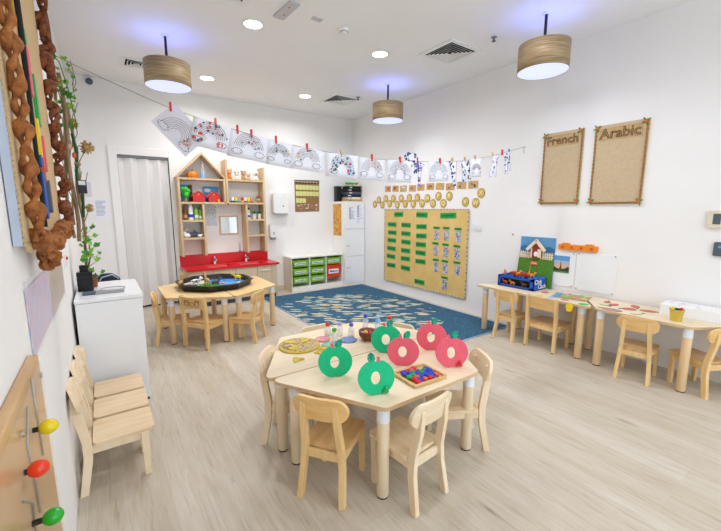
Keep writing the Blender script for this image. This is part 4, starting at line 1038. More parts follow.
# burlap boards
def burlap(y0, y1, z0, z1, word, lab, dy):
    t = thing('burlap_board', lab, 'notice board', (0, 0, 0), 0, 'hessian boards on the right wall')
    Mb = on_right(y0, z0, 4.30); w2, h2 = y0 - y1, z1 - z0
    MB().box((0, 0, 0), (w2, h2, .018), 'burlap', Mb).build('hessian_panel', t, bevel=.003)
    for (a, b) in (((.012, .012), (.012, h2 - .012)), ((w2 - .012, .012), (w2 - .012, h2 - .012)), ((.012, .012), (w2 - .012, .012))):
        pts = []; n_ = 60
        m = MB()
        for ph in (0, PI):
            p_ = []
            for i in range(n_ + 1):
                u = i / n_; q = u * 60; p_.append((a[0] + (b[0] - a[0]) * u + (.005 * math.cos(q + ph) if a[0] == b[0] else 0), a[1] + (b[1] - a[1]) * u + (.005 * math.cos(q + ph) if a[1] == b[1] else 0), .023 + .004 * math.sin(q + ph)))
            m.tube(p_, .006, 'deep_rope', Mb, n=6)
        m.build('rope_edge', t)
    k = MB().box((.04, h2 - .15, .018), (w2 - .05, h2 - .03, .022), 'tan_card', Mb).build('title_card', t)
    MB().text(word, .125 if word == 'French' else .135, 'letter_tan', Mb @ T(w2 / 2 - .005, h2 - .092, .026), 1).build('lettering', k)
    m = MB(); n_ = 70
    m = None
    for cx_, cy_ in ((.015, .03), (w2 - .02, .02), (.02, h2 - .02), (w2 - .03, h2 - .02)):
        f_ = MB()
        for q in range(6): f_.ball((.009, .006, .004), 'coral' if q % 2 else 'deep_orange', Mb @ T(cx_, cy_, .03) @ RZ(q * PI / 3) @ T(.009, 0, 0), 8, 5)
        f_.ball(.004, 'yellow', Mb @ T(cx_, cy_, .034), 8, 5)
        f_ = f_.build('flower', t)
        g_ = MB()
        for q in (.5, 2.2, 3.6, 5.1): g_.ball((.018, .008, .003), 'leaf', Mb @ T(cx_, cy_, .026) @ RZ(q) @ T(.024, 0, 0), 8, 5)
        g_.build('petal_leaf', f_)
burlap(2.372, 1.940, 1.563, 2.357, 'French', 'hessian notice board titled French on the right wall', 0)
burlap(1.831, 1.363, 1.556, 2.348, 'Arabic', 'larger looking hessian notice board titled Arabic on the right wall', 0)
# whiteboards
t = thing('clear_panel', 'large blank glossy white panel fixed on the right wall above the table', 'panel', (0, 0, 0), 0, 'white panels above the right table')
MB().box((0, 0, 0), (.395, .42, .008), 'white_gloss', on_right(1.905, .612, 4.30)).build('sheet', t, bevel=.002)
m = MB()
for a, b in ((.02, .015), (.375, .015), (.02, .405), (.375, .405)): m.ball((.007, .007, .005), 'slate', on_right(1.905 - a, .612 + b, 4.29), 8, 5)
m.build('screw', t)
t = thing('clear_panel', 'narrower glossy white panel with the tower picture on it', 'panel', (0, 0, 0), 0, 'white panels above the right table')
MB().box((0, 0, 0), (.27, .40, .008), 'white_gloss', on_right(2.19, .625, 4.30)).build('sheet', t, bevel=.002)
m = MB()
for a, b in ((.25, .015), (.25, .385)): m.ball((.007, .007, .005), 'slate', on_right(2.19 - a, .625 + b, 4.29), 8, 5)
m.build('screw', t)
# tower picture
base('pic_sky', '5f9fd6', .5); base('pic_low_sky', 'e3b9a0', .5); base('pic_tree', '2c4422', .5); base('pic_lawn', '4d8a3c', .5); base('pic_mid', 'a9c0d8', .5)
t = MB(); Me_ = on_right(2.166, .78, 4.2905)
t.box((0, 0, 0), (.19, .195, .002), 'pic_sky', Me_).box((0, .045, .002), (.19, .10, .0025), 'pic_low_sky', Me_).box((0, .10, .002), (.19, .14, .0025), 'pic_mid', Me_).box((0, 0, .002), (.19, .02, .003), 'pic_lawn', Me_)
t.prism([(0, .02), (.19, .02), (.19, .07), (.17, .075), (.15, .055), (.12, .045), (.08, .042), (.05, .05), (.03, .06), (0, .065)], .0025, .0032, 'pic_tree', Me_)
t.prism([(.075, .03), (.085, .03), (.095, .05), (.105, .03), (.115, .03), (.102, .075), (.098, .12), (.095, .165), (.092, .12), (.088, .075)], .0032, .004, 'brown', Me_)
tag(t.build('tower_picture'), 'small picture of a tall iron lattice tower under a blue sky', 'picture')
# orange rail of pegs
t = thing('peg_rail', 'orange wavy rail with four round pegs on the right wall', 'peg rail', (0, 0, 0)); Mo = on_right(2.105, 1.048, 4.30)
MB().prism(rpoly([(0, 0), (.405, 0), (.405, .062), (.37, .062), (.355, .078), (.29, .078), (.275, .062), (.125, .062), (.11, .078), (.045, .078), (.03, .062), (0, .062)], .008, 3), 0, .03, 'orange', Mo).build('rail', t, bevel=.003)
for x in (.05, .148, .246, .348): MB().lathe([(.014, .03), (.014, .036), (.010, .042), (1e-4, .043)], 'deep_orange', Mo @ T(x, .033, 0)).build('peg', t)
t = thing('thermostat', 'beige room thermostat with grey display at the right edge', 'thermostat', (0, 0, 0)); Mo = on_right(.868, 1.345, 4.30)
MB().prism(rrect(0, 0, .11, .145, .008), 0, .025, 'cream_side', Mo).build('casing', t, bevel=.004); MB().box((.035, .03, .025), (.085, .12, .026), 'slate', Mo).build('display', t)
t = thing('round_sensor', 'dark small wall device below the thermostat at the right edge', 'sensor', (4.30, .765, 1.165))
MB().prism(rrect(-.04, -.06, .04, .06, .012), 0, .02, 'slate', on_right(0, 0, 0)).build('casing', t); MB().prism(circ(0, .02, .012), .02, .022, 'sky_blue', on_right(0, 0, 0)).build('light', t)
t = thing('light_switch', 'white double wall switch between the pinboard and the hessian boards', 'switch', (4.30, 3.26, 1.25)); Mo = on_right(0, 0, 0)
MB().prism(rrect(-.085, -.045, .085, .045, .008), 0, .010, 'white_plastic', Mo).build('plate', t, bevel=.003)
for x in (-.04, .04): MB().prism(rrect(x - .03, -.028, x + .03, .028, .004), .010, .014, 'white_collar', Mo).build('rocker', t)
tag(MB().ball((.01, .01, .01), 'red').build('push_pin', loc=(4.294, 2.70, 1.185)), 'red push pin on the right wall above the tables', 'pin')

# ------------------------------------------------------------------ things on the right wall tables
t = thing('animal_box', 'blue box lettered Click Clack with orange toys inside, on the right wall table', 'box', (0, 0, 0))
m = MB(); bx0, bx1, by0, by1, z0 = 3.975, 4.25, 2.20, 2.665, HR; hh = .135
m.box((bx0, by0, z0), (bx1, by1, z0 + .008), 'box_blue'); m.box((bx1 - .008, by0, z0), (bx1, by1, z0 + hh), 'box_blue')
m.box((bx0, by0, z0), (bx1, by0 + .008, z0 + hh), 'box_blue').box((bx0, by1 - .008, z0), (bx1, by1, z0 + hh), 'box_blue')
m.box((bx0, by0, z0), (bx0 + .008, by1, z0 + .028), 'box_blue').box((bx0, by0, z0 + hh - .028), (bx0 + .008, by1, z0 + hh), 'box_blue').box((bx0, by0, z0), (bx0 + .008, by0 + .05, z0 + hh), 'box_blue').box((bx0, by1 - .03, z0), (bx0 + .008, by1, z0 + hh), 'box_blue')
m.build('box_body', t)
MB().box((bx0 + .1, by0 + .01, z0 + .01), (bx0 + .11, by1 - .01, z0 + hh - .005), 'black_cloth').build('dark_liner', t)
m = MB(); r_ = random.Random(21)
for i in range(60): m.ball((.016, .014, .012), 'box_blue_light', T(bx0 + (r_.uniform(0, .265)), by0 + r_.uniform(0, .43), z0 + hh - .004 + r_.uniform(0, .008)), 7, 5)
m.build('ruffled_rim', t)
Mt = Matrix(((1, 0, 0, 0), (0, 0, -1, 0), (0, 1, 0, 0), (0, 0, 0, 1)))
MB().text('Click', .074, 'white', T(4.065, by0 - .002, z0 + .098) @ RX(PI / 2), .2).text('Clack', .074, 'white', T(4.15, by0 - .002, z0 + .04) @ RX(PI / 2), .2).build('lettering', t)
for i, (x, y, z, c_, rz) in enumerate(((4.02, 2.60, hh, 'orange', 200), (4.08, 2.33, hh, 'orange', 20), (4.05, 2.27, hh + .0, 'orange', -30), (4.09, 2.40, hh, 'skin', 100), (4.03, 2.43, hh, 'orange', 140))):
    animal(x, y, HR + z + .004, rz, .95, c_, '%s toy hen on top of the blue lettered box, %s' % ({'orange': 'orange', 'skin': 'pale pinkish'}[c_], ('at its left end', 'at its right back', 'at its right corner', 'in the middle', 'left of the middle')[i]), .0, None, 'toy_hen', 'toy hen', 'toy hens in the blue box')
tag(MB().tube([(0, -.13, 0), (0, -.06, .006), (0, .06, .004), (0, .12, 0)], [.02, .032, .034, .02], 'barn_red', n=12).build('red_cushion', loc=(4.07, 2.44, HR + hh + .02)), 'dark red padded roll lying on top of the blue lettered box', 'cushion')
for i, (y, c_) in enumerate(((2.60, 'deep_orange'), (2.50, 'orange'), (2.35, 'brown'))):
    animal(4.03, y, HR + .01, 90, 1.0, c_, '%s toy hen inside the dark opening of the blue lettered box' % c_.replace('_', ' '), 0, None, 'toy_hen', 'toy hen', 'toy hens inside the blue box')
t = thing('farm_backdrop', 'standing picture board with grass, picket fence and little house behind the blue box', 'backdrop', (4.285, 2.575, HR))
t.rotation_euler = (0, 0, 0)
Md = Matrix(((0, .02, -1, -.001), (-1, 0, 0, 0), (0, 1, .02, 0), (0, 0, 0, 1)))
MB().box((0, 0, 0), (.425, .60, .012), 'bd_sky', Md).build('board', t)
MB().prism([(0, .38), (0, .47), (.06, .50), (.12, .47), (.2, .52), (.28, .46), (.36, .50), (.425, .47), (.425, .38)], .012, .014, 'bd_hill', Md).build('hills', t)
g_ = MB(); r_ = random.Random(31)
g_.prism([(-.03, 0), (.425, 0), (.425, .365), (.39, .37), (.3, .36), (.2, .375), (.1, .37), (0, .38)], .012, .024, 'astro', Md); g_.build('grass_mat', t)
for x0, n_ in ((-.01, 6), (.27, 6)):
    m = MB()
    for i in range(n_): x = x0 + i * .026; m.prism([(x, .34), (x + .015, .34), (x + .015, .415), (x + .0075, .428), (x, .415)], .024, .032, 'sand_white', Md)
    m.box((x0 - .004, .365, .022), (x0 + n_ * .026, .377, .026), 'sand_white', Md).box((x0 - .004, .395, .022), (x0 + n_ * .026, .405, .026), 'sand_white', Md); m.build('picket_fence', t)
k = MB().prism([(.16, .35), (.29, .36), (.29, .47), (.225, .53), (.16, .47)], .024, .05, 'barn_red', Md).build('little_house', t)
MB().ribbon([(.12, .45), (.225, .56), (.33, .45)], .034, 'sand_white', Md @ T(0, 0, .05), .02).prism([(.16, .35), (.175, .35), (.175, .47), (.16, .47)], .05, .056, 'sand_white', Md).prism([(.245, .36), (.29, .36), (.29, .46), (.245, .46)], .05, .056, 'sand_white', Md).prism(circ(.225, .40, .022, .03), .05, .058, 'white', Md).build('house_trim', k)
s = MB().box((0.15, .11, .024), (.158, .30, .03), 'tan', Md).build('sign_post', t)
MB().box((.155, .265, .028), (.245, .305, .034), 'coral', Md).box((.17, .28, .034), (.185, .29, .035), 'white', Md).box((.195, .28, .034), (.21, .29, .035), 'white', Md).box((.218, .28, .034), (.232, .29, .035), 'white', Md).build('sign_board', s)
# paper shapes on the tables
shapes = [(3.83, 2.05, 'yellow', 'yellow'), (3.86, 1.93, 'pale_blue', 'pale blue'), (3.87, 1.80, 'pink', 'pink'), (4.04, 2.10, 'coral', 'coral'), (4.14, 2.0, 'skin', 'peach')]
for i, (x, y, c_, nme) in enumerate(shapes):
    o = MB().prism(rpoly(blob(0, 0, .045, random.Random(i), 7, .2), .012, 3), 0, .003, c_).build('paper_shape', loc=(x, y, HR + .0005)); tag(o, '%s cut out shape lying at the table front, near the blue box' % nme, 'paper shape', 'cut out shapes near the blue box')
o = MB().prism(rpoly([(0, .04), (-.035, .01), (-.015, -.05), (.03, -.045), (.04, .02)], .01, 3), 0, .003, 'yellow').build('yellow_heart'); place(o, (3.768, 1.715, HR - .04), R(-90), R(75), 0)
o.location = (3.757, 1.70, HR - .035); o.rotation_euler = (R(82), 0, R(-90)); tag(o, 'bright yellow paper shape hanging over the edge of the table', 'paper shape')
t = thing('collage_mat', 'flat green mat covered with coloured leaf pieces on the right wall table', 'mat', (4.05, 1.82, HR), R(12))
MB().prism(rrect(-.13, -.17, .13, .17, .02), 0, .006, 'tan_mat').build('mat_base', t)
r_ = random.Random(44)
for i in range(16):
    x, y = -.095 + .063 * (i % 4) + r_.uniform(-.01, .01), -.13 + .085 * (i // 4) + r_.uniform(-.01, .01)
    MB().prism(rpoly(blob(x, y, .032, r_, 8, .3), .008, 2), .006 + .0004 * i, .009 + .0004 * i, r_.choice(['pink', 'lime', 'pale_blue', 'skin', 'coral', 'glitter_yellow', 'sky_blue'])).build('leaf_piece', t)
o = MB().prism(rpoly(blob(0, 0, .05, random.Random(3), 8, .25), .01, 3), 0, .003, 'bright_green').build('paper_shape', loc=(3.835, 1.60, HR + .0005)); tag(o, 'green cut out shape at the corner of the table near the seam', 'paper shape')
rp_ = [(3.84, 1.36, 'mauve', 'mauve', .09, .05), (4.0, 1.27, 'rose', 'rose red', .06, .045), (4.06, 1.42, 'rose', 'rose red', .055, .035), (4.15, 1.27, 'rose', 'rose red', .06, .035), (3.99, 1.48, 'glitter_yellow', 'pale yellow', .05, .03), (4.06, 1.14, 'rose', 'rose red', .065, .04), (3.87, 1.17, 'glitter_yellow', 'pale yellow', .05, .03), (4.12, 1.50, 'rose', 'rose red', .045, .03)]
wh = ['at the front by the seam', 'in its middle', 'behind the mauve one', 'towards the wall', 'by the seam', 'beside the white box', 'left of the gold bucket', 'at the seam by the wall']
for i, (x, y, c_, nme, a, b) in enumerate(rp_):
    t = thing('felt_fruit', '%s flat fruit cut out on the bucket table, %s' % (nme, wh[i]), 'cut out', (x, y, HR + .0005), R(40 * i), 'flat fruit cut outs on the right table')
    MB().prism(circ(0, 0, b, a, 18), 0, .0035, c_, side='leaf_edge').build('fruit', t)
    MB().prism(circ(0, a + .012, .008, .02, 10), 0, .0035, 'leaf_edge').build('leaf', t)
t = thing('gold_bucket', 'small gold metal bucket on the right wall table', 'bucket', (3.90, .90, HR))
MB().lathe([(.038, 0), (.05, .095), (.053, .098), (.053, .102), (.048, .1), (.036, .006), (1e-4, .006)], 'gold', n=28).build('pail', t)
MB().ball((.035, .035, .018), 'black_cloth', T(0, 0, .09)).build('filling', t)
tag(MB().ball(.014, 'yellow').build('pom_pom', loc=(3.885, .925, HR + .105)), 'yellow pom-pom in the gold bucket', 'pom-pom'); tag(MB().ball(.013, 'red').build('pom_pom', loc=(3.915, .875, HR + .104)), 'red pom-pom in the gold bucket', 'pom-pom')
t = thing('white_box', 'long white box with small coloured specks on top at the right edge of the table', 'box', (0, 0, 0))
MB().box((4.06, .46, HR), (4.27, 1.06, HR + .095), 'white_gloss').build('box_body', t, bevel=.004)
m = MB(); r_ = random.Random(17)
for i in range(40): m.prism(blob(r_.uniform(4.08, 4.25), r_.uniform(.5, 1.04), .007, r_, 6), HR + .0951, HR + .0962, r_.choice(['navy', 'pink', 'lavender', 'red']))
m.build('speckle', t)['kind'] = 'stuff'

# ------------------------------------------------------------------ string of drawings
def sy(x): return 3.0 - (x + .2) * .0889
SP = [(-.12, 2.41), (-.064, 2.385), (.074, 2.332), (.34, 2.235), (.458, 2.196), (.753, 2.123), (1.012, 2.07), (1.2, 2.043), (1.463, 2.007), (1.771, 1.982), (2.102, 1.966), (2.421, 1.966), (2.931, 1.988), (3.287, 2.025), (3.707, 2.103), (4.257, 2.248)]
def sz(x):
    for (a, za), (b, zb_) in zip(SP, SP[1:]):
        if a <= x <= b: return za + (zb_ - za) * (x - a) / (b - a)
    return SP[-1][1]
m = MB().tube([(-.215, 3.0, 2.44)] + [(x, sy(x), z) for x, z in SP] + [(4.29, 2.61, 2.245)], .0022, 'string', n=5)
tag(m.build('hanging_string'), 'long sagging string across the room with drawings pegged on it', 'string')
tag(MB().tube([(4.296, 2.61, 2.25), (4.27, 2.61, 2.255), (4.262, 2.608, 2.235), (4.268, 2.607, 2.17)], .003, 'steel', n=6).build('wall_hook'), 'thin wire hook on the right wall holding the end of the string', 'hook')
def sheet_frame(x, z, roll=0):
    # local x along the string, y up, z towards the camera side (-Y)
    a = -math.atan(.0889)
    return T(x, sy(x), z) @ RZ(a) @ RX(PI / 2) @ RZ(roll)
def arc(cx, cy, r, a0, a1, n=14, sy_=1): return [(cx + r * math.cos(R(a0 + (a1 - a0) * i / n)), cy + sy_ * r * math.sin(R(a0 + (a1 - a0) * i / n))) for i in range(n + 1)]
def cloud(cx, cy, s):
    p = []
    for i in range(7):
        a = 2 * PI * i / 7; p += [(cx + s * (1.0 * math.cos(a + t_) + .25 * math.cos((a + t_) * 7)), cy + s * .6 * (math.sin(a + t_) + .2 * math.sin((a + t_) * 7))) for t_ in (0, .3, .6)]
    return p + [p[0]]
def drawing(x0, x1, h, roll, cols, lab, k, paint='few', paper='paper', seed=0, drop=.004):
    w2 = x1 - x0; xc = (x0 + x1) / 2; M0 = sheet_frame(xc, sz(xc) + .006 - drop, roll)
    M0 = M0 @ T(0, 0, .003 + .003 * (k % 2))
    o = MB(); n_ = 6; vs = []
    for i in range(n_ + 1):
        for j in range(5): u = -w2 / 2 + w2 * i / n_; v = -h * j / 4; vs.append((u, v, .004 * math.sin(i * 1.1 + j * .5 + k)))
    fs = [(i * 5 + j, i * 5 + j + 1, (i + 1) * 5 + j + 1, (i + 1) * 5 + j) for i in range(n_) for j in range(4)]
    o.add(vs, fs, paper, M0, True); ob = o.build('rainbow_drawing'); sol = ob.modifiers.new('s', 'SOLIDIFY'); sol.thickness = .0008; sol.offset = 0
    tag(ob, lab, 'drawing', 'drawings pegged on the string')
    m = MB(); Md_ = M0 @ T(0, 0, .0055); s = h / .21
    cx, cy = 0, -h * .80; wd = min(w2 * .5, .135 * s)
    for q in range(6): m.ribbon(arc(cx, cy + .035, (wd * .9) * (1 - .12 * q), 8, 172, 14, 1.05), .0021, 'line_ink', Md_)
    for s_ in (-1, 1): m.ribbon(cloud(cx + s_ * wd * .68, cy + .01, .038 * s * (w2 / .3 if w2 < .28 else 1)), .0021, 'line_ink', Md_)
    m.build('outline', ob)
    r_ = random.Random(seed + k); p = MB()
    if paint == 'few': n2, rr = 16, .009
    elif paint == 'much': n2, rr = 46, .013
    else: n2, rr = 4, .005
    for q in range(n2):
        a = R(r_.uniform(5, 175)); rad = wd * r_.uniform(.35, .95)
        px, py = cx + rad * math.cos(a), cy + .035 + rad * math.sin(a)
        if q % 3 == 0 and paint == 'much': px, py = cx + r_.choice((-1, 1)) * wd * .68 + r_.uniform(-.03, .03), cy + r_.uniform(-.008, .03)
        p.prism(blob(px, py, rr * r_.uniform(.4, 1.2), r_, 8, .6), .0006 + .00002 * q, .0011 + .00002 * q, r_.choice(cols), Md_)
    p.build('paint_marks', ob)
    return M0
drawing(.355, .505, .0, 0, ['pink'], 'x', 0) if False else None
# the first sheet hangs crooked
M0 = None
def crooked():
    M = sheet_frame(.42, 2.155, R(42)) @ T(0, 0, .003)
    ob = MB().box((-.105, -.285, 0), (.105, .012, .0012), 'lilac_paper', M).build('rainbow_drawing'); tag(ob, 'crookedly hung rainbow drawing, first on the string beside the folding door', 'drawing', 'drawings pegged on the string')
    m = MB(); M2 = M @ T(0, -.14, .0012) @ RZ(R(-90))
    for q in range(6): m.ribbon(arc(0, -.05, .115 * (1 - .12 * q), 0, 180, 14), .0021, 'line_ink', M2)
    for s_ in (-1, 1): m.ribbon(cloud(s_ * .09, -.062, .036), .0021, 'line_ink', M2)
    m.build('outline', ob); p = MB(); r_ = random.Random(4)
    for q in range(14): p.prism(blob(.085 + r_.uniform(-.03, .02), -.035 + r_.uniform(-.02, .04), .008, r_), .0007, .0012, r_.choice(['brown', 'skin', 'coral']), M2)
    p.build('paint_marks', ob)
crooked()
W_ = 'rainbow drawing on the string '
drawing(.60, .862, .195, R(-12), ['red', 'pink', 'slate', 'teal', 'coral'], W_ + 'with red and teal splashes, second from the left', 1, 'much')
drawing(.842, 1.150, .195, R(-8), ['red', 'slate', 'yellow', 'ink_grey'], W_ + 'mostly uncoloured, above the right part of the wooden shelf', 2, 'few')
drawing(1.135, 1.335, .195, R(-7), ['ink_grey', 'yellow', 'dark_green', 'slate'], W_ + 'narrow with dark green and yellow marks, above the towel dispenser', 3, 'few')
drawing(1.322, 1.622, .185, R(-5), ['red', 'dark_green', 'yellow', 'ink'], W_ + 'with red arc and dark green marks, above the brown calendar', 4, 'few', seed=2)
drawing(1.635, 1.955, .20, R(-2), ['slate', 'navy', 'ink_grey', 'slate', 'sky_blue', 'red'], W_ + 'painted mostly slate blue, above the black speaker', 5, 'much')
drawing(1.96, 2.245, .195, R(-2), ['orange', 'yellow', 'coral', 'ink_grey'], W_ + 'with orange and coral clouds, above the tall white cupboard', 6, 'few', seed=5)
drawing(2.268, 2.552, .205, R(1), ['red', 'brown', 'orange'], W_ + 'with red and brown specks and empty clouds', 7, 'few', seed=3)
drawing(2.773, 3.045, .20, R(3), ['pale_blue', 'lavender'], W_ + 'nearly blank, between the purple and blue cut outs', 8, 'none')
drawing(3.37, 3.52, .20, R(6), ['pink', 'coral', 'lavender'], W_ + 'narrow and pale with pink marks, near its right end', 9, 'few')
def cutout(xc, polys, lab, cols, tilt=0, seed=0):
    M = sheet_frame(xc, sz(xc) + .004, R(tilt)) @ T(0, 0, .004)
    ob = MB()
    for q, p in enumerate(polys): ob.prism(rpoly(p, .008, 3), .0005 * q, .0012 + .0005 * q, 'paper', M)
    ob = ob.build('figure_cutout'); tag(ob, lab, 'cut out', 'cut out figures pegged on the string')
    m = MB(); r_ = random.Random(seed)
    for p in polys:
        m.ribbon([(u * .92, v * .97 - .003) for u, v in p] + [(p[0][0] * .92, p[0][1] * .97 - .003)], .003, 'navy', M @ T(0, 0, .0025))
        for q in range(26):
            i, j = r_.randrange(len(p)), r_.randrange(len(p)); u = r_.random(); x_, y_ = p[i][0] * u + p[j][0] * (1 - u), p[i][1] * u + p[j][1] * (1 - u)
            m.prism(blob(x_ * .8, y_ * .92 - .008, .017 * r_.uniform(.5, 1.1), r_, 7, .5), .003, .0038 + .00002 * q, r_.choice(cols), M)
    m.build('paint_marks', ob)
trousers = [(-.055, 0), (.055, 0), (.07, -.04), (.06, -.12), (.085, -.22), (.045, -.235), (.0, -.1), (-.02, -.24), (-.055, -.24), (-.05, -.12), (-.065, -.04)]
figure = [(-.04, 0), (.04, 0), (.075, .015), (.085, -.01), (.05, -.05), (.035, -.1), (.03, -.24), (.0, -.25), (-.01, -.13), (-.06, -.25), (-.095, -.235), (-.05, -.1), (-.04, -.05), (-.06, -.03)]
cutout(2.585, [[(-.13, .05), (-.09, .08), (.02, .075), (.05, .03), (.045, -.11), (.01, -.12), (.005, -.0), (-.06, .005), (-.12, .02)]], 'dark blue bent cut out shape on the string above the kraft cards', ['navy', 'navy', 'slate', 'box_blue'], 0, 1)
cutout(2.655, [[(-.06, -.03), (-.02, -.0), (.02, -.02), (.07, -.03), (.03, -.09), (.015, -.25), (-.005, -.25), (-.015, -.1)]], 'purple pointed cut out shape on the string over the kraft cards', ['purple', 'navy', 'purple', 'lavender'], 0, 2)
cutout(3.105, [[(-.06, 0), (.055, 0), (.05, -.09), (.045, -.26), (.01, -.27), (-.01, -.17), (-.03, -.09)]], 'narrow blue and white cut out figure on the string, left of the trousers', ['blue', 'navy', 'slate'], 3, 3)
cutout(3.285, [trousers], 'cut out trousers shape with dark navy legs on the string', ['navy', 'slate', 'ink', 'lavender'], 6, 4)
cutout(3.74, [figure], 'white cut out figure with grey edges, second from the right on the string', ['ink_grey', 'lavender', 'paper', 'paper'], 4, 5)
cutout(3.93, [figure], 'white and blue cut out figure at the right end of the string', ['blue', 'navy', 'slate', 'paper'], 22, 6)
def peg(x, col, lab, dz=0, rz=0):
    t = thing('clothes_peg', lab, 'clothes peg', (x, sy(x), sz(x) + dz), -math.atan(.0889), 'clothes pegs on the string')
    for s_ in (-1, 1): MB().box((-.007, s_ * .007 - .003 , -.035), (.007, s_ * .007 + .003, .028), col, RY(R(rz))).build('jaw', t, bevel=.0015)
    MB().cyl(.0045, -.008, .008, 'steel', RY(R(rz)) @ RY(PI / 2), 8).build('spring', t)
for x, c_, lab in ((.462, 'red', 'red peg holding the crooked first drawing'), (.751, 'coral', 'coral peg on the second drawing'), (.905, 'red', 'red heart topped peg between the second and third drawings'), (1.008, 'red', 'red peg above the mostly uncoloured drawing'), (1.20, 'red', 'red peg on the narrow drawing above the towel dispenser'), (1.463, 'red', 'red peg on the drawing above the calendar'), (1.78, 'pine', 'plain wooden peg on the slate blue drawing'), (2.10, 'red', 'red peg above the drawing with orange clouds'), (2.42, 'red', 'red peg above the drawing with empty clouds'), (2.63, 'red', 'red peg on the purple and blue cut outs'), (2.93, 'red', 'red peg on the nearly blank drawing'), (3.10, 'pine', 'wooden peg on the narrow blue and white cut out'), (3.285, 'pine', 'wooden peg on the cut out trousers'), (3.44, 'pine', 'wooden peg on the narrow pale drawing'), (3.715, 'pine', 'wooden peg on the white figure with grey edges'), (3.875, 'red', 'red peg at the right end of the string')): peg(x, c_, lab, .012)
bpy.data.objects['clothes_peg.002'].name = 'clothes_peg.002'

# ------------------------------------------------------------------ white cabinet by the left wall and what stands on it
t = thing('white_cabinet', 'plain white chest high cabinet against the left wall beside the three chairs', 'cabinet', (0, 0, 0))
MB().box((-.205, 3.20, .02), (.205, 3.93, .835), 'white_gloss').build('carcass', t, bevel=.004)
MB().box((-.208, 3.193, .838), (.212, 3.935, .866), 'white_gloss').build('top_panel', t, bevel=.004)
MB().box((-.2, 3.21, 0), (.195, 3.92, .02), 'rubber').build('plinth', t)
MB().box((.205, 3.55, .32), (.212, 3.60, .36), 'orange').box((.205, 3.3, .06), (.212, 3.35, .14), 'orange').build('orange_tab', t)
CT = .867
t = thing('black_canister', 'black ribbed canister with a narrow neck on the white cabinet', 'canister', (-.145, 3.56, CT))
m = MB()
for i in range(4): m.prism(rrect(-.05, -.045, .05, .045, .018), .038 * i, .038 * i + .032, 'black_cloth')
m.prism(rrect(-.044, -.04, .044, .04, .015), 0, .15, 'black_plastic'); m.build('body', t, bevel=.003)
MB().prism(rrect(-.028, -.02, .028, .02, .01), .15, .20, 'black_cloth').build('neck', t)
t = thing('metal_ruler_box', 'flat grey metal bar shaped device on the white cabinet', 'device', (-.03, 3.37, CT), R(-4))
MB().box((-.13, -.03, 0), (.13, .03, .018), 'steel').build('body', t, bevel=.003); MB().box((-.13, -.032, .001), (-.05, .032, .019), 'slate').build('dark_end', t, bevel=.002)
tag(MB().tube([(.03 + .085 * math.cos(a), 3.52 + .075 * math.sin(a), CT + .003) for a in [i * .3 for i in range(21)]], .0025, 'grey_plastic', n=6).build('cable_loop'), 'thin grey cable lying in a loop on the white cabinet', 'cable')
t = thing('black_bag', 'black rounded bag behind the white cabinet', 'bag', (.0, 4.25, 0))
MB().lathe([(.10, 0), (.125, .1), (.125, .72), (.10, .84), (.05, .885), (1e-4, .89)], 'black_cloth', n=20).build('bag_body', t)
MB().tube([(-.06, -.09, .84), (-.04, -.1, .87), (.04, -.1, .89), (.09, -.07, .84)], .006, 'pale_blue', n=6).build('zip', t)
# ivy in a tall brown holder
def leafshape(s): return [(0, 0), (.4 * s, .15 * s), (.5 * s, .5 * s), (.2 * s, .6 * s), (0, 1.0 * s), (-.2 * s, .6 * s), (-.5 * s, .5 * s), (-.4 * s, .15 * s)]
def leaf(mb, p, s, mat, r_):
    M = T(*p) @ RZ(r_.uniform(-.9, .9)) @ RX(R(r_.uniform(40, 120))) @ RZ(r_.uniform(-1.5, 1.5)); pts = leafshape(s)
    vs = [(x, y, .12 * abs(x)) for x, y in pts] + [(0, .4 * s, -.03 * s)]; n_ = len(pts)
    mb.add(vs, [(i, (i + 1) % n_, n_) for i in range(n_)], mat, M)
t = thing('ivy_plant', 'trailing ivy with brown stems standing on the white cabinet behind the canister', 'plant', (-.12, 3.70, CT))
MB().lathe([(.05, 0), (.055, .05), (.045, .1)], 'dark_wood').build('pot', t)
m = MB(); r_ = random.Random(61)
for i in range(6):
    x = r_.uniform(-.03, .03); y = r_.uniform(-.03, .03)
    m.tube([(x, y, .04), (x * .4 - .01, y, .16), (x * 1.2, y, .28), (x * .6, y, .36 + r_.uniform(0, .06))], [.008, .007, .006, .004], 'brown', n=6)
m.build('stem', t)
m = MB()
for i in range(30):
    z = r_.uniform(.05, .50); x = r_.uniform(-.035, .10) if z < .42 else r_.uniform(-.02, .1); y = r_.uniform(-.10, .04)
    leaf(m, (x, y, z), r_.uniform(.035, .06), r_.choice(['leaf', 'leaf_light', 'leaf']), r_); m.tube([(0, 0, z - .05), (x, y, z)], .0015, 'leaf', n=4)
m.build('foliage', t)
t = thing('socket', 'white wall socket with a red indicator on the left wall beyond the display', 'socket', (0, 0, 0)); MB().prism(rrect(-.04, -.04, .04, .04, .006), 0, .012, 'white_plastic', on_left(3.1, 1.16)).build('plate', t)
MB().prism(rrect(-.006, .01, .006, .03, .002), .012, .022, 'red', on_left(3.1, 1.16)).build('indicator', t)

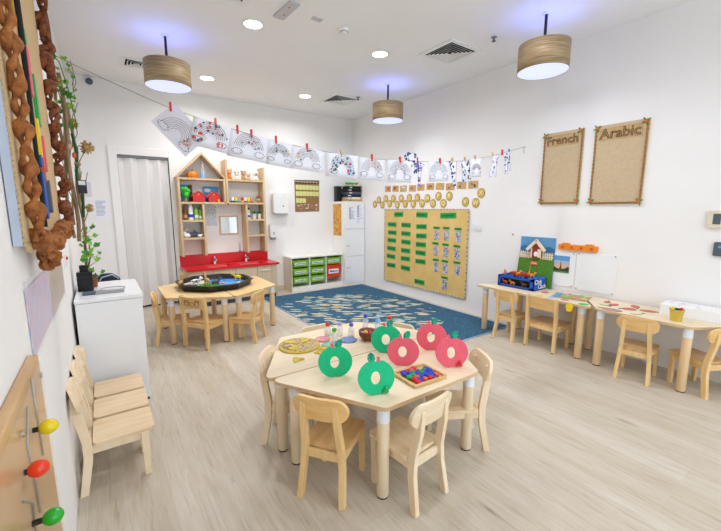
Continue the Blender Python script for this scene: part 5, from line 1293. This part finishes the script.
# ------------------------------------------------------------------ left wall: big burlap display with twisted cloth
t = thing('cloth_display', 'large hessian display board framed with twisted brown cloth on the left wall', 'display board', (0, 0, 0))
LY0, LY1, LZ0, LZ1 = 1.49, 2.78, 1.39, 2.95; Ml = on_left(LY0, LZ0, XL + .003)
MB().box((0, 0, 0), (LY1 - LY0, LZ1 - LZ0, .022), 'pale_board', Ml).build('backing_board', t)
MB().box((.01, .01, .022), (LY1 - LY0 - .01, LZ1 - LZ0 - .01, .028), 'hessian', Ml).build('hessian_panel', t)
m = MB(); r_ = random.Random(71)
for i in range(90): z = LZ0 + .01 + (LZ1 - LZ0) * i / 90; m.tube([(XL + .027, LY0 + .012, z), (XL + .03, LY0 - .015 - .015 * r_.random(), z - .01)], .0018, 'hessian', n=4)
for i in range(50): y = LY0 + .02 + (LY1 - LY0) * i / 50; m.tube([(XL + .027, y, LZ0 + .012), (XL + .03, y, LZ0 - .02 - .015 * r_.random())], .0018, 'hessian', n=4)
m.build('frayed_edge', t)['kind'] = 'stuff'
def twist(path, rad, mat, seed, turns=7, amp=1.0):
    """two cloth strands wound round a path"""
    r_ = random.Random(seed); m = MB(); P_ = [Vector(p) for p in path]; n_ = 200
    segs = [(P_[i + 1] - P_[i]).length for i in range(len(P_) - 1)]; tot = sum(segs)
    def at(u):
        d = u * tot
        for i, s in enumerate(segs):
            if d <= s or i == len(segs) - 1: return P_[i].lerp(P_[i + 1], min(1, d / s))
            d -= s
    ph = [r_.uniform(0, 6) for _ in range(4)]
    for st in (0, PI):
        pts = []; rs = []
        for i in range(n_ + 1):
            u = i / n_; c = at(u); a = turns * 2 * PI * u + st
            d = (at(min(1, u + .01)) - at(max(0, u - .01))).normalized(); e1 = Vector((1, 0, 0)); e2 = d.cross(e1).normalized()
            wob = amp * rad * .35 * math.sin(23 * u + ph[0])
            pts.append(c + e1 * (rad * .62 * math.cos(a)) + e2 * (rad * .62 * math.sin(a) + wob)); rs.append(rad * (.62 + .2 * math.sin(83 * u + ph[1]) + .2 * math.sin(171 * u + ph[2])))
        m.tube(pts, rs, mat, n=10)
    return m
X1 = XL + .053
twist([(X1, LY0 + .05, LZ1 + .1), (X1, LY0 + .045, 2.2), (X1, LY0 + .065, 1.8), (X1 + .005, LY0 + .08, LZ0 + .01)], .019, 'brown_cloth', 1, 10).build('cloth_twist', t)
twist([(X1, LY0 + .09, LZ0 + .02), (X1 + .01, LY0 + .35, LZ0 - .02), (X1 + .01, LY0 + .7, LZ0 - .0), (X1, LY1 - .05, LZ0 + .02)], .026, 'brown_cloth', 2, 8).build('cloth_twist', t)
MB_t = twist([(X1, LY0 + .22, LZ0 - .0), (X1 + .005, LY0 + .27, LZ0 - .05), (X1, LY0 + .29, LZ0 - .10)], .024, 'brown_cloth', 3, 2); MB_t.build('cloth_tail', t)
rp = [(X1, LY1 - .03, LZ0 - .02)]
for i in range(26):
    u = i / 25; z = LZ0 + .02 + 1.45 * u; rp.append((X1 + .022 * math.sin(i * 1.9), LY1 + .005 + .055 * math.sin(i * 2.3), z))
twist(rp, .024, 'dark_cloth', 4, 14).build('cloth_twist', t)
for k, (y, z, r0) in enumerate(((LY1 + .04, LZ0 + .10, .05), (LY1 + .05, 2.30, .06), (LY1 + .05, 2.50, .06))):
    m = MB(); m.tube([(X1 + .012, y + r0 * math.cos(a), z + r0 * math.sin(a)) for a in [i * PI / 8 for i in range(16)]], .019, 'dark_cloth', n=10, closed=True); m.build('cloth_loop', t)
def lp(y, z, h=.03): return (XL + h, y, z)
m = MB().tube([lp(1.95, 2.9, .035), lp(1.97, 2.5, .035), lp(1.955, 2.2, .04), lp(1.98, 1.9, .035), lp(1.96, 1.43, .035)], .010, 'black_cloth'); m.build('black_rope', t)
MB().tube([lp(1.66, 2.8, .035), lp(1.72, 2.1, .035), lp(1.80, 2.0, .035)], .006, 'deep_rope').build('brown_rope', t); MB().tube([lp(1.70, 2.75, .035), lp(1.88, 2.15, .035)], .005, 'gold').build('yellow_rope', t); MB().tube([lp(1.6, 2.8, .035), lp(1.63, 2.2, .035)], .005, 'coral').build('orange_rope', t)
def felt(y, z, w2, h2, mat, nme): MB().prism(rrect(-w2 / 2, -h2 / 2, w2 / 2, h2 / 2, w2 * .45), .0, .012, mat, on_left(y, z, XL + .032)).build(nme, t)
felt(2.06, 2.05, .07, .19, 'foam_red', 'felt_figure'); felt(2.055, 2.18, .05, .055, 'green', 'felt_head'); felt(2.20, 1.97, .06, .22, 'green', 'felt_figure')
felt(2.11, 1.80, .05, .16, 'yellow', 'felt_figure'); felt(2.14, 1.68, .04, .12, 'deep_orange', 'felt_figure'); felt(2.24, 1.75, .05, .16, 'foam_red', 'felt_figure')
felt(2.06, 1.56, .07, .20, 'box_blue', 'felt_figure'); felt(2.06, 1.70, .045, .05, 'box_blue', 'felt_head'); felt(2.26, 1.56, .05, .15, 'slate', 'felt_figure')

# painted posters in sleeves on the left wall
for y0, y1, z0, z1, sh, mt, lab in ((1.57, 2.16, 1.01, 1.24, .0, 'pink_blue_paint', 'pink and blue striped painting in a clear sleeve on the left wall'), (2.18, 2.86, 1.0, 1.25, 0, 'ochre_paint', 'ochre and mauve striped painting next to the pink and blue one on the left wall')):
    o = MB().box((XL + .001, y0, z0), (XL + .004, y1, z1), mt).build('striped_painting'); tag(o, lab, 'painting', 'striped paintings on the left wall')
    MB().box((XL + .0045, y0 - .02, z0 - .02), (XL + .006, y1 + .01, z1 + .03), 'sleeve').build('clear_sleeve', o)

# maze panel with egg knobs
t = thing('maze_panel', 'wooden maze panel with wire tracks and egg shaped knobs on the left wall', 'wall toy', (0, 0, 0))
PX = XL + .035
MB().box((XL + .001, .62, .30), (PX - .008, 1.47, 1.055), 'maze_wood').build('wood_board', t, bevel=.004)
MB().box((PX - .006, .66, .34), (PX - .002, 1.45, 1.035), 'acrylic').build('acrylic_sheet', t)
m = MB()
for pts in ([(1.20, 1.0), (1.14, .93), (1.17, .72)], [(1.30, 1.04), (1.31, .80)], [(1.02, .86), (1.10, .80), (1.08, .60), (1.2, .5)]):
    m.tube([(PX - .006, y, z) for y, z in pts], .003, 'steel', n=6)
m.build('track_wire', t)
MB().cyl(.008, 0, .006, 'chrome', T(PX - .004, 1.09, .985) @ RY(PI / 2)).cyl(.008, 0, .006, 'chrome', T(PX - .004, 1.42, 1.0) @ RY(PI / 2)).build('screw', t)
for y, z, x, c_ in ((1.20, .934, -.161, 'egg_yellow'), (1.05, .910, -.168, 'egg_red'), (1.05, .778, -.155, 'egg_green')):
    if c_ not in MATS: base(c_, {'egg_yellow': 'e8cf10', 'egg_red': 'e83a14', 'egg_green': '1fa82a'}[c_], .12)
    k = MB().ball((.021, .019, .019), c_, T(x, y, z), 20, 12).build('egg_knob', t)
    MB().cyl(.007, PX - .003, x, 'black_plastic', T(0, y, z) @ RY(PI / 2), 10).build('stem', k)

# ------------------------------------------------------------------ hanging nature display beyond the big board
t = thing('nature_hanging', 'hanging nature arrangement of sticks, vines and dried flowers on the left wall', 'wall decoration', (0, 0, 0))
r_ = random.Random(81)
for i, (x, y, z0, z1, q) in enumerate(((-.125, 2.92, 1.30, 2.30, .011), (-.10, 2.98, 1.33, 2.15, .008), (-.155, 2.95, 1.32, 2.22, .009), (-.09, 3.02, 1.30, 1.9, .007), (-.14, 3.04, 1.4, 2.1, .007))):
    pts = [(x + .008 * math.sin(k * 1.3 + i), y, z0 + (z1 - z0) * k / 8) for k in range(9)]; MB().tube(pts, q, 'twig', n=7).build('stick', t)
m = MB()
for i in range(24):
    z = 1.35 + .9 * r_.random(); x = -.17 + .1 * r_.random(); m.tube([(x, 2.93, z), (x + r_.uniform(-.02, .03), 2.94, z + r_.uniform(.03, .1)), (x + r_.uniform(-.02, .04), 2.93, z + r_.uniform(.08, .18))], .0025, 'twig', n=5)
m.build('fine_twigs', t)
m = MB()
for i in range(34): leaf(m, (-.13 + r_.uniform(-.03, .07), 2.90 + r_.uniform(-.03, .03), r_.uniform(1.98, 2.38)), r_.uniform(.025, .045), r_.choice(['leaf', 'leaf_light']), r_)
m.tube([(-.20, 2.95, 2.48), (-.12, 2.92, 2.36), (-.09, 2.9, 2.2), (-.07, 2.9, 2.0)], .003, 'leaf', n=5); m.build('vine', t)
for x, z, q in ((-.035, 1.885, .042), (-.085, 2.02, .030), (-.055, 1.51, .026), (-.09, 1.78, .018)):
    m = MB()
    for i in range(46):
        a, b = r_.uniform(0, 6.28), r_.uniform(-1.4, 1.4); d = Vector((math.cos(a) * math.cos(b), math.sin(a) * math.cos(b), math.sin(b)))
        c = Vector((x, 2.93, z)); m.tube([c, c + d * q], [.005, .003], 'dry_flower', n=5)
    m.ball(q * .6, 'dry_flower', T(x, 2.93, z)); m.tube([(x, 2.93, z), (-.11, 2.95, z - .15)], .003, 'twig', n=5); m.build('dried_flower', t)
m = MB().tube([(-.10, 2.93, 1.96), (-.085, 2.92, 1.85), (-.10, 2.93, 1.7), (-.08, 2.92, 1.6), (-.09, 2.92, 1.45)], .008, 'dark_green'); m.build('green_ribbon', t)
k = MB().box((-.10, 2.88, 1.60), (-.055, 2.93, 1.68), 'black_plastic').box((-.095, 2.878, 1.65), (-.06, 2.88, 1.675), 'white').build('small_frame', t)
m = MB().ball((.012, .012, .02), 'coral', T(-.10, 2.92, 1.83)).ball((.012, .012, .02), 'skin', T(-.12, 2.92, 1.88)); m.build('berry', t)
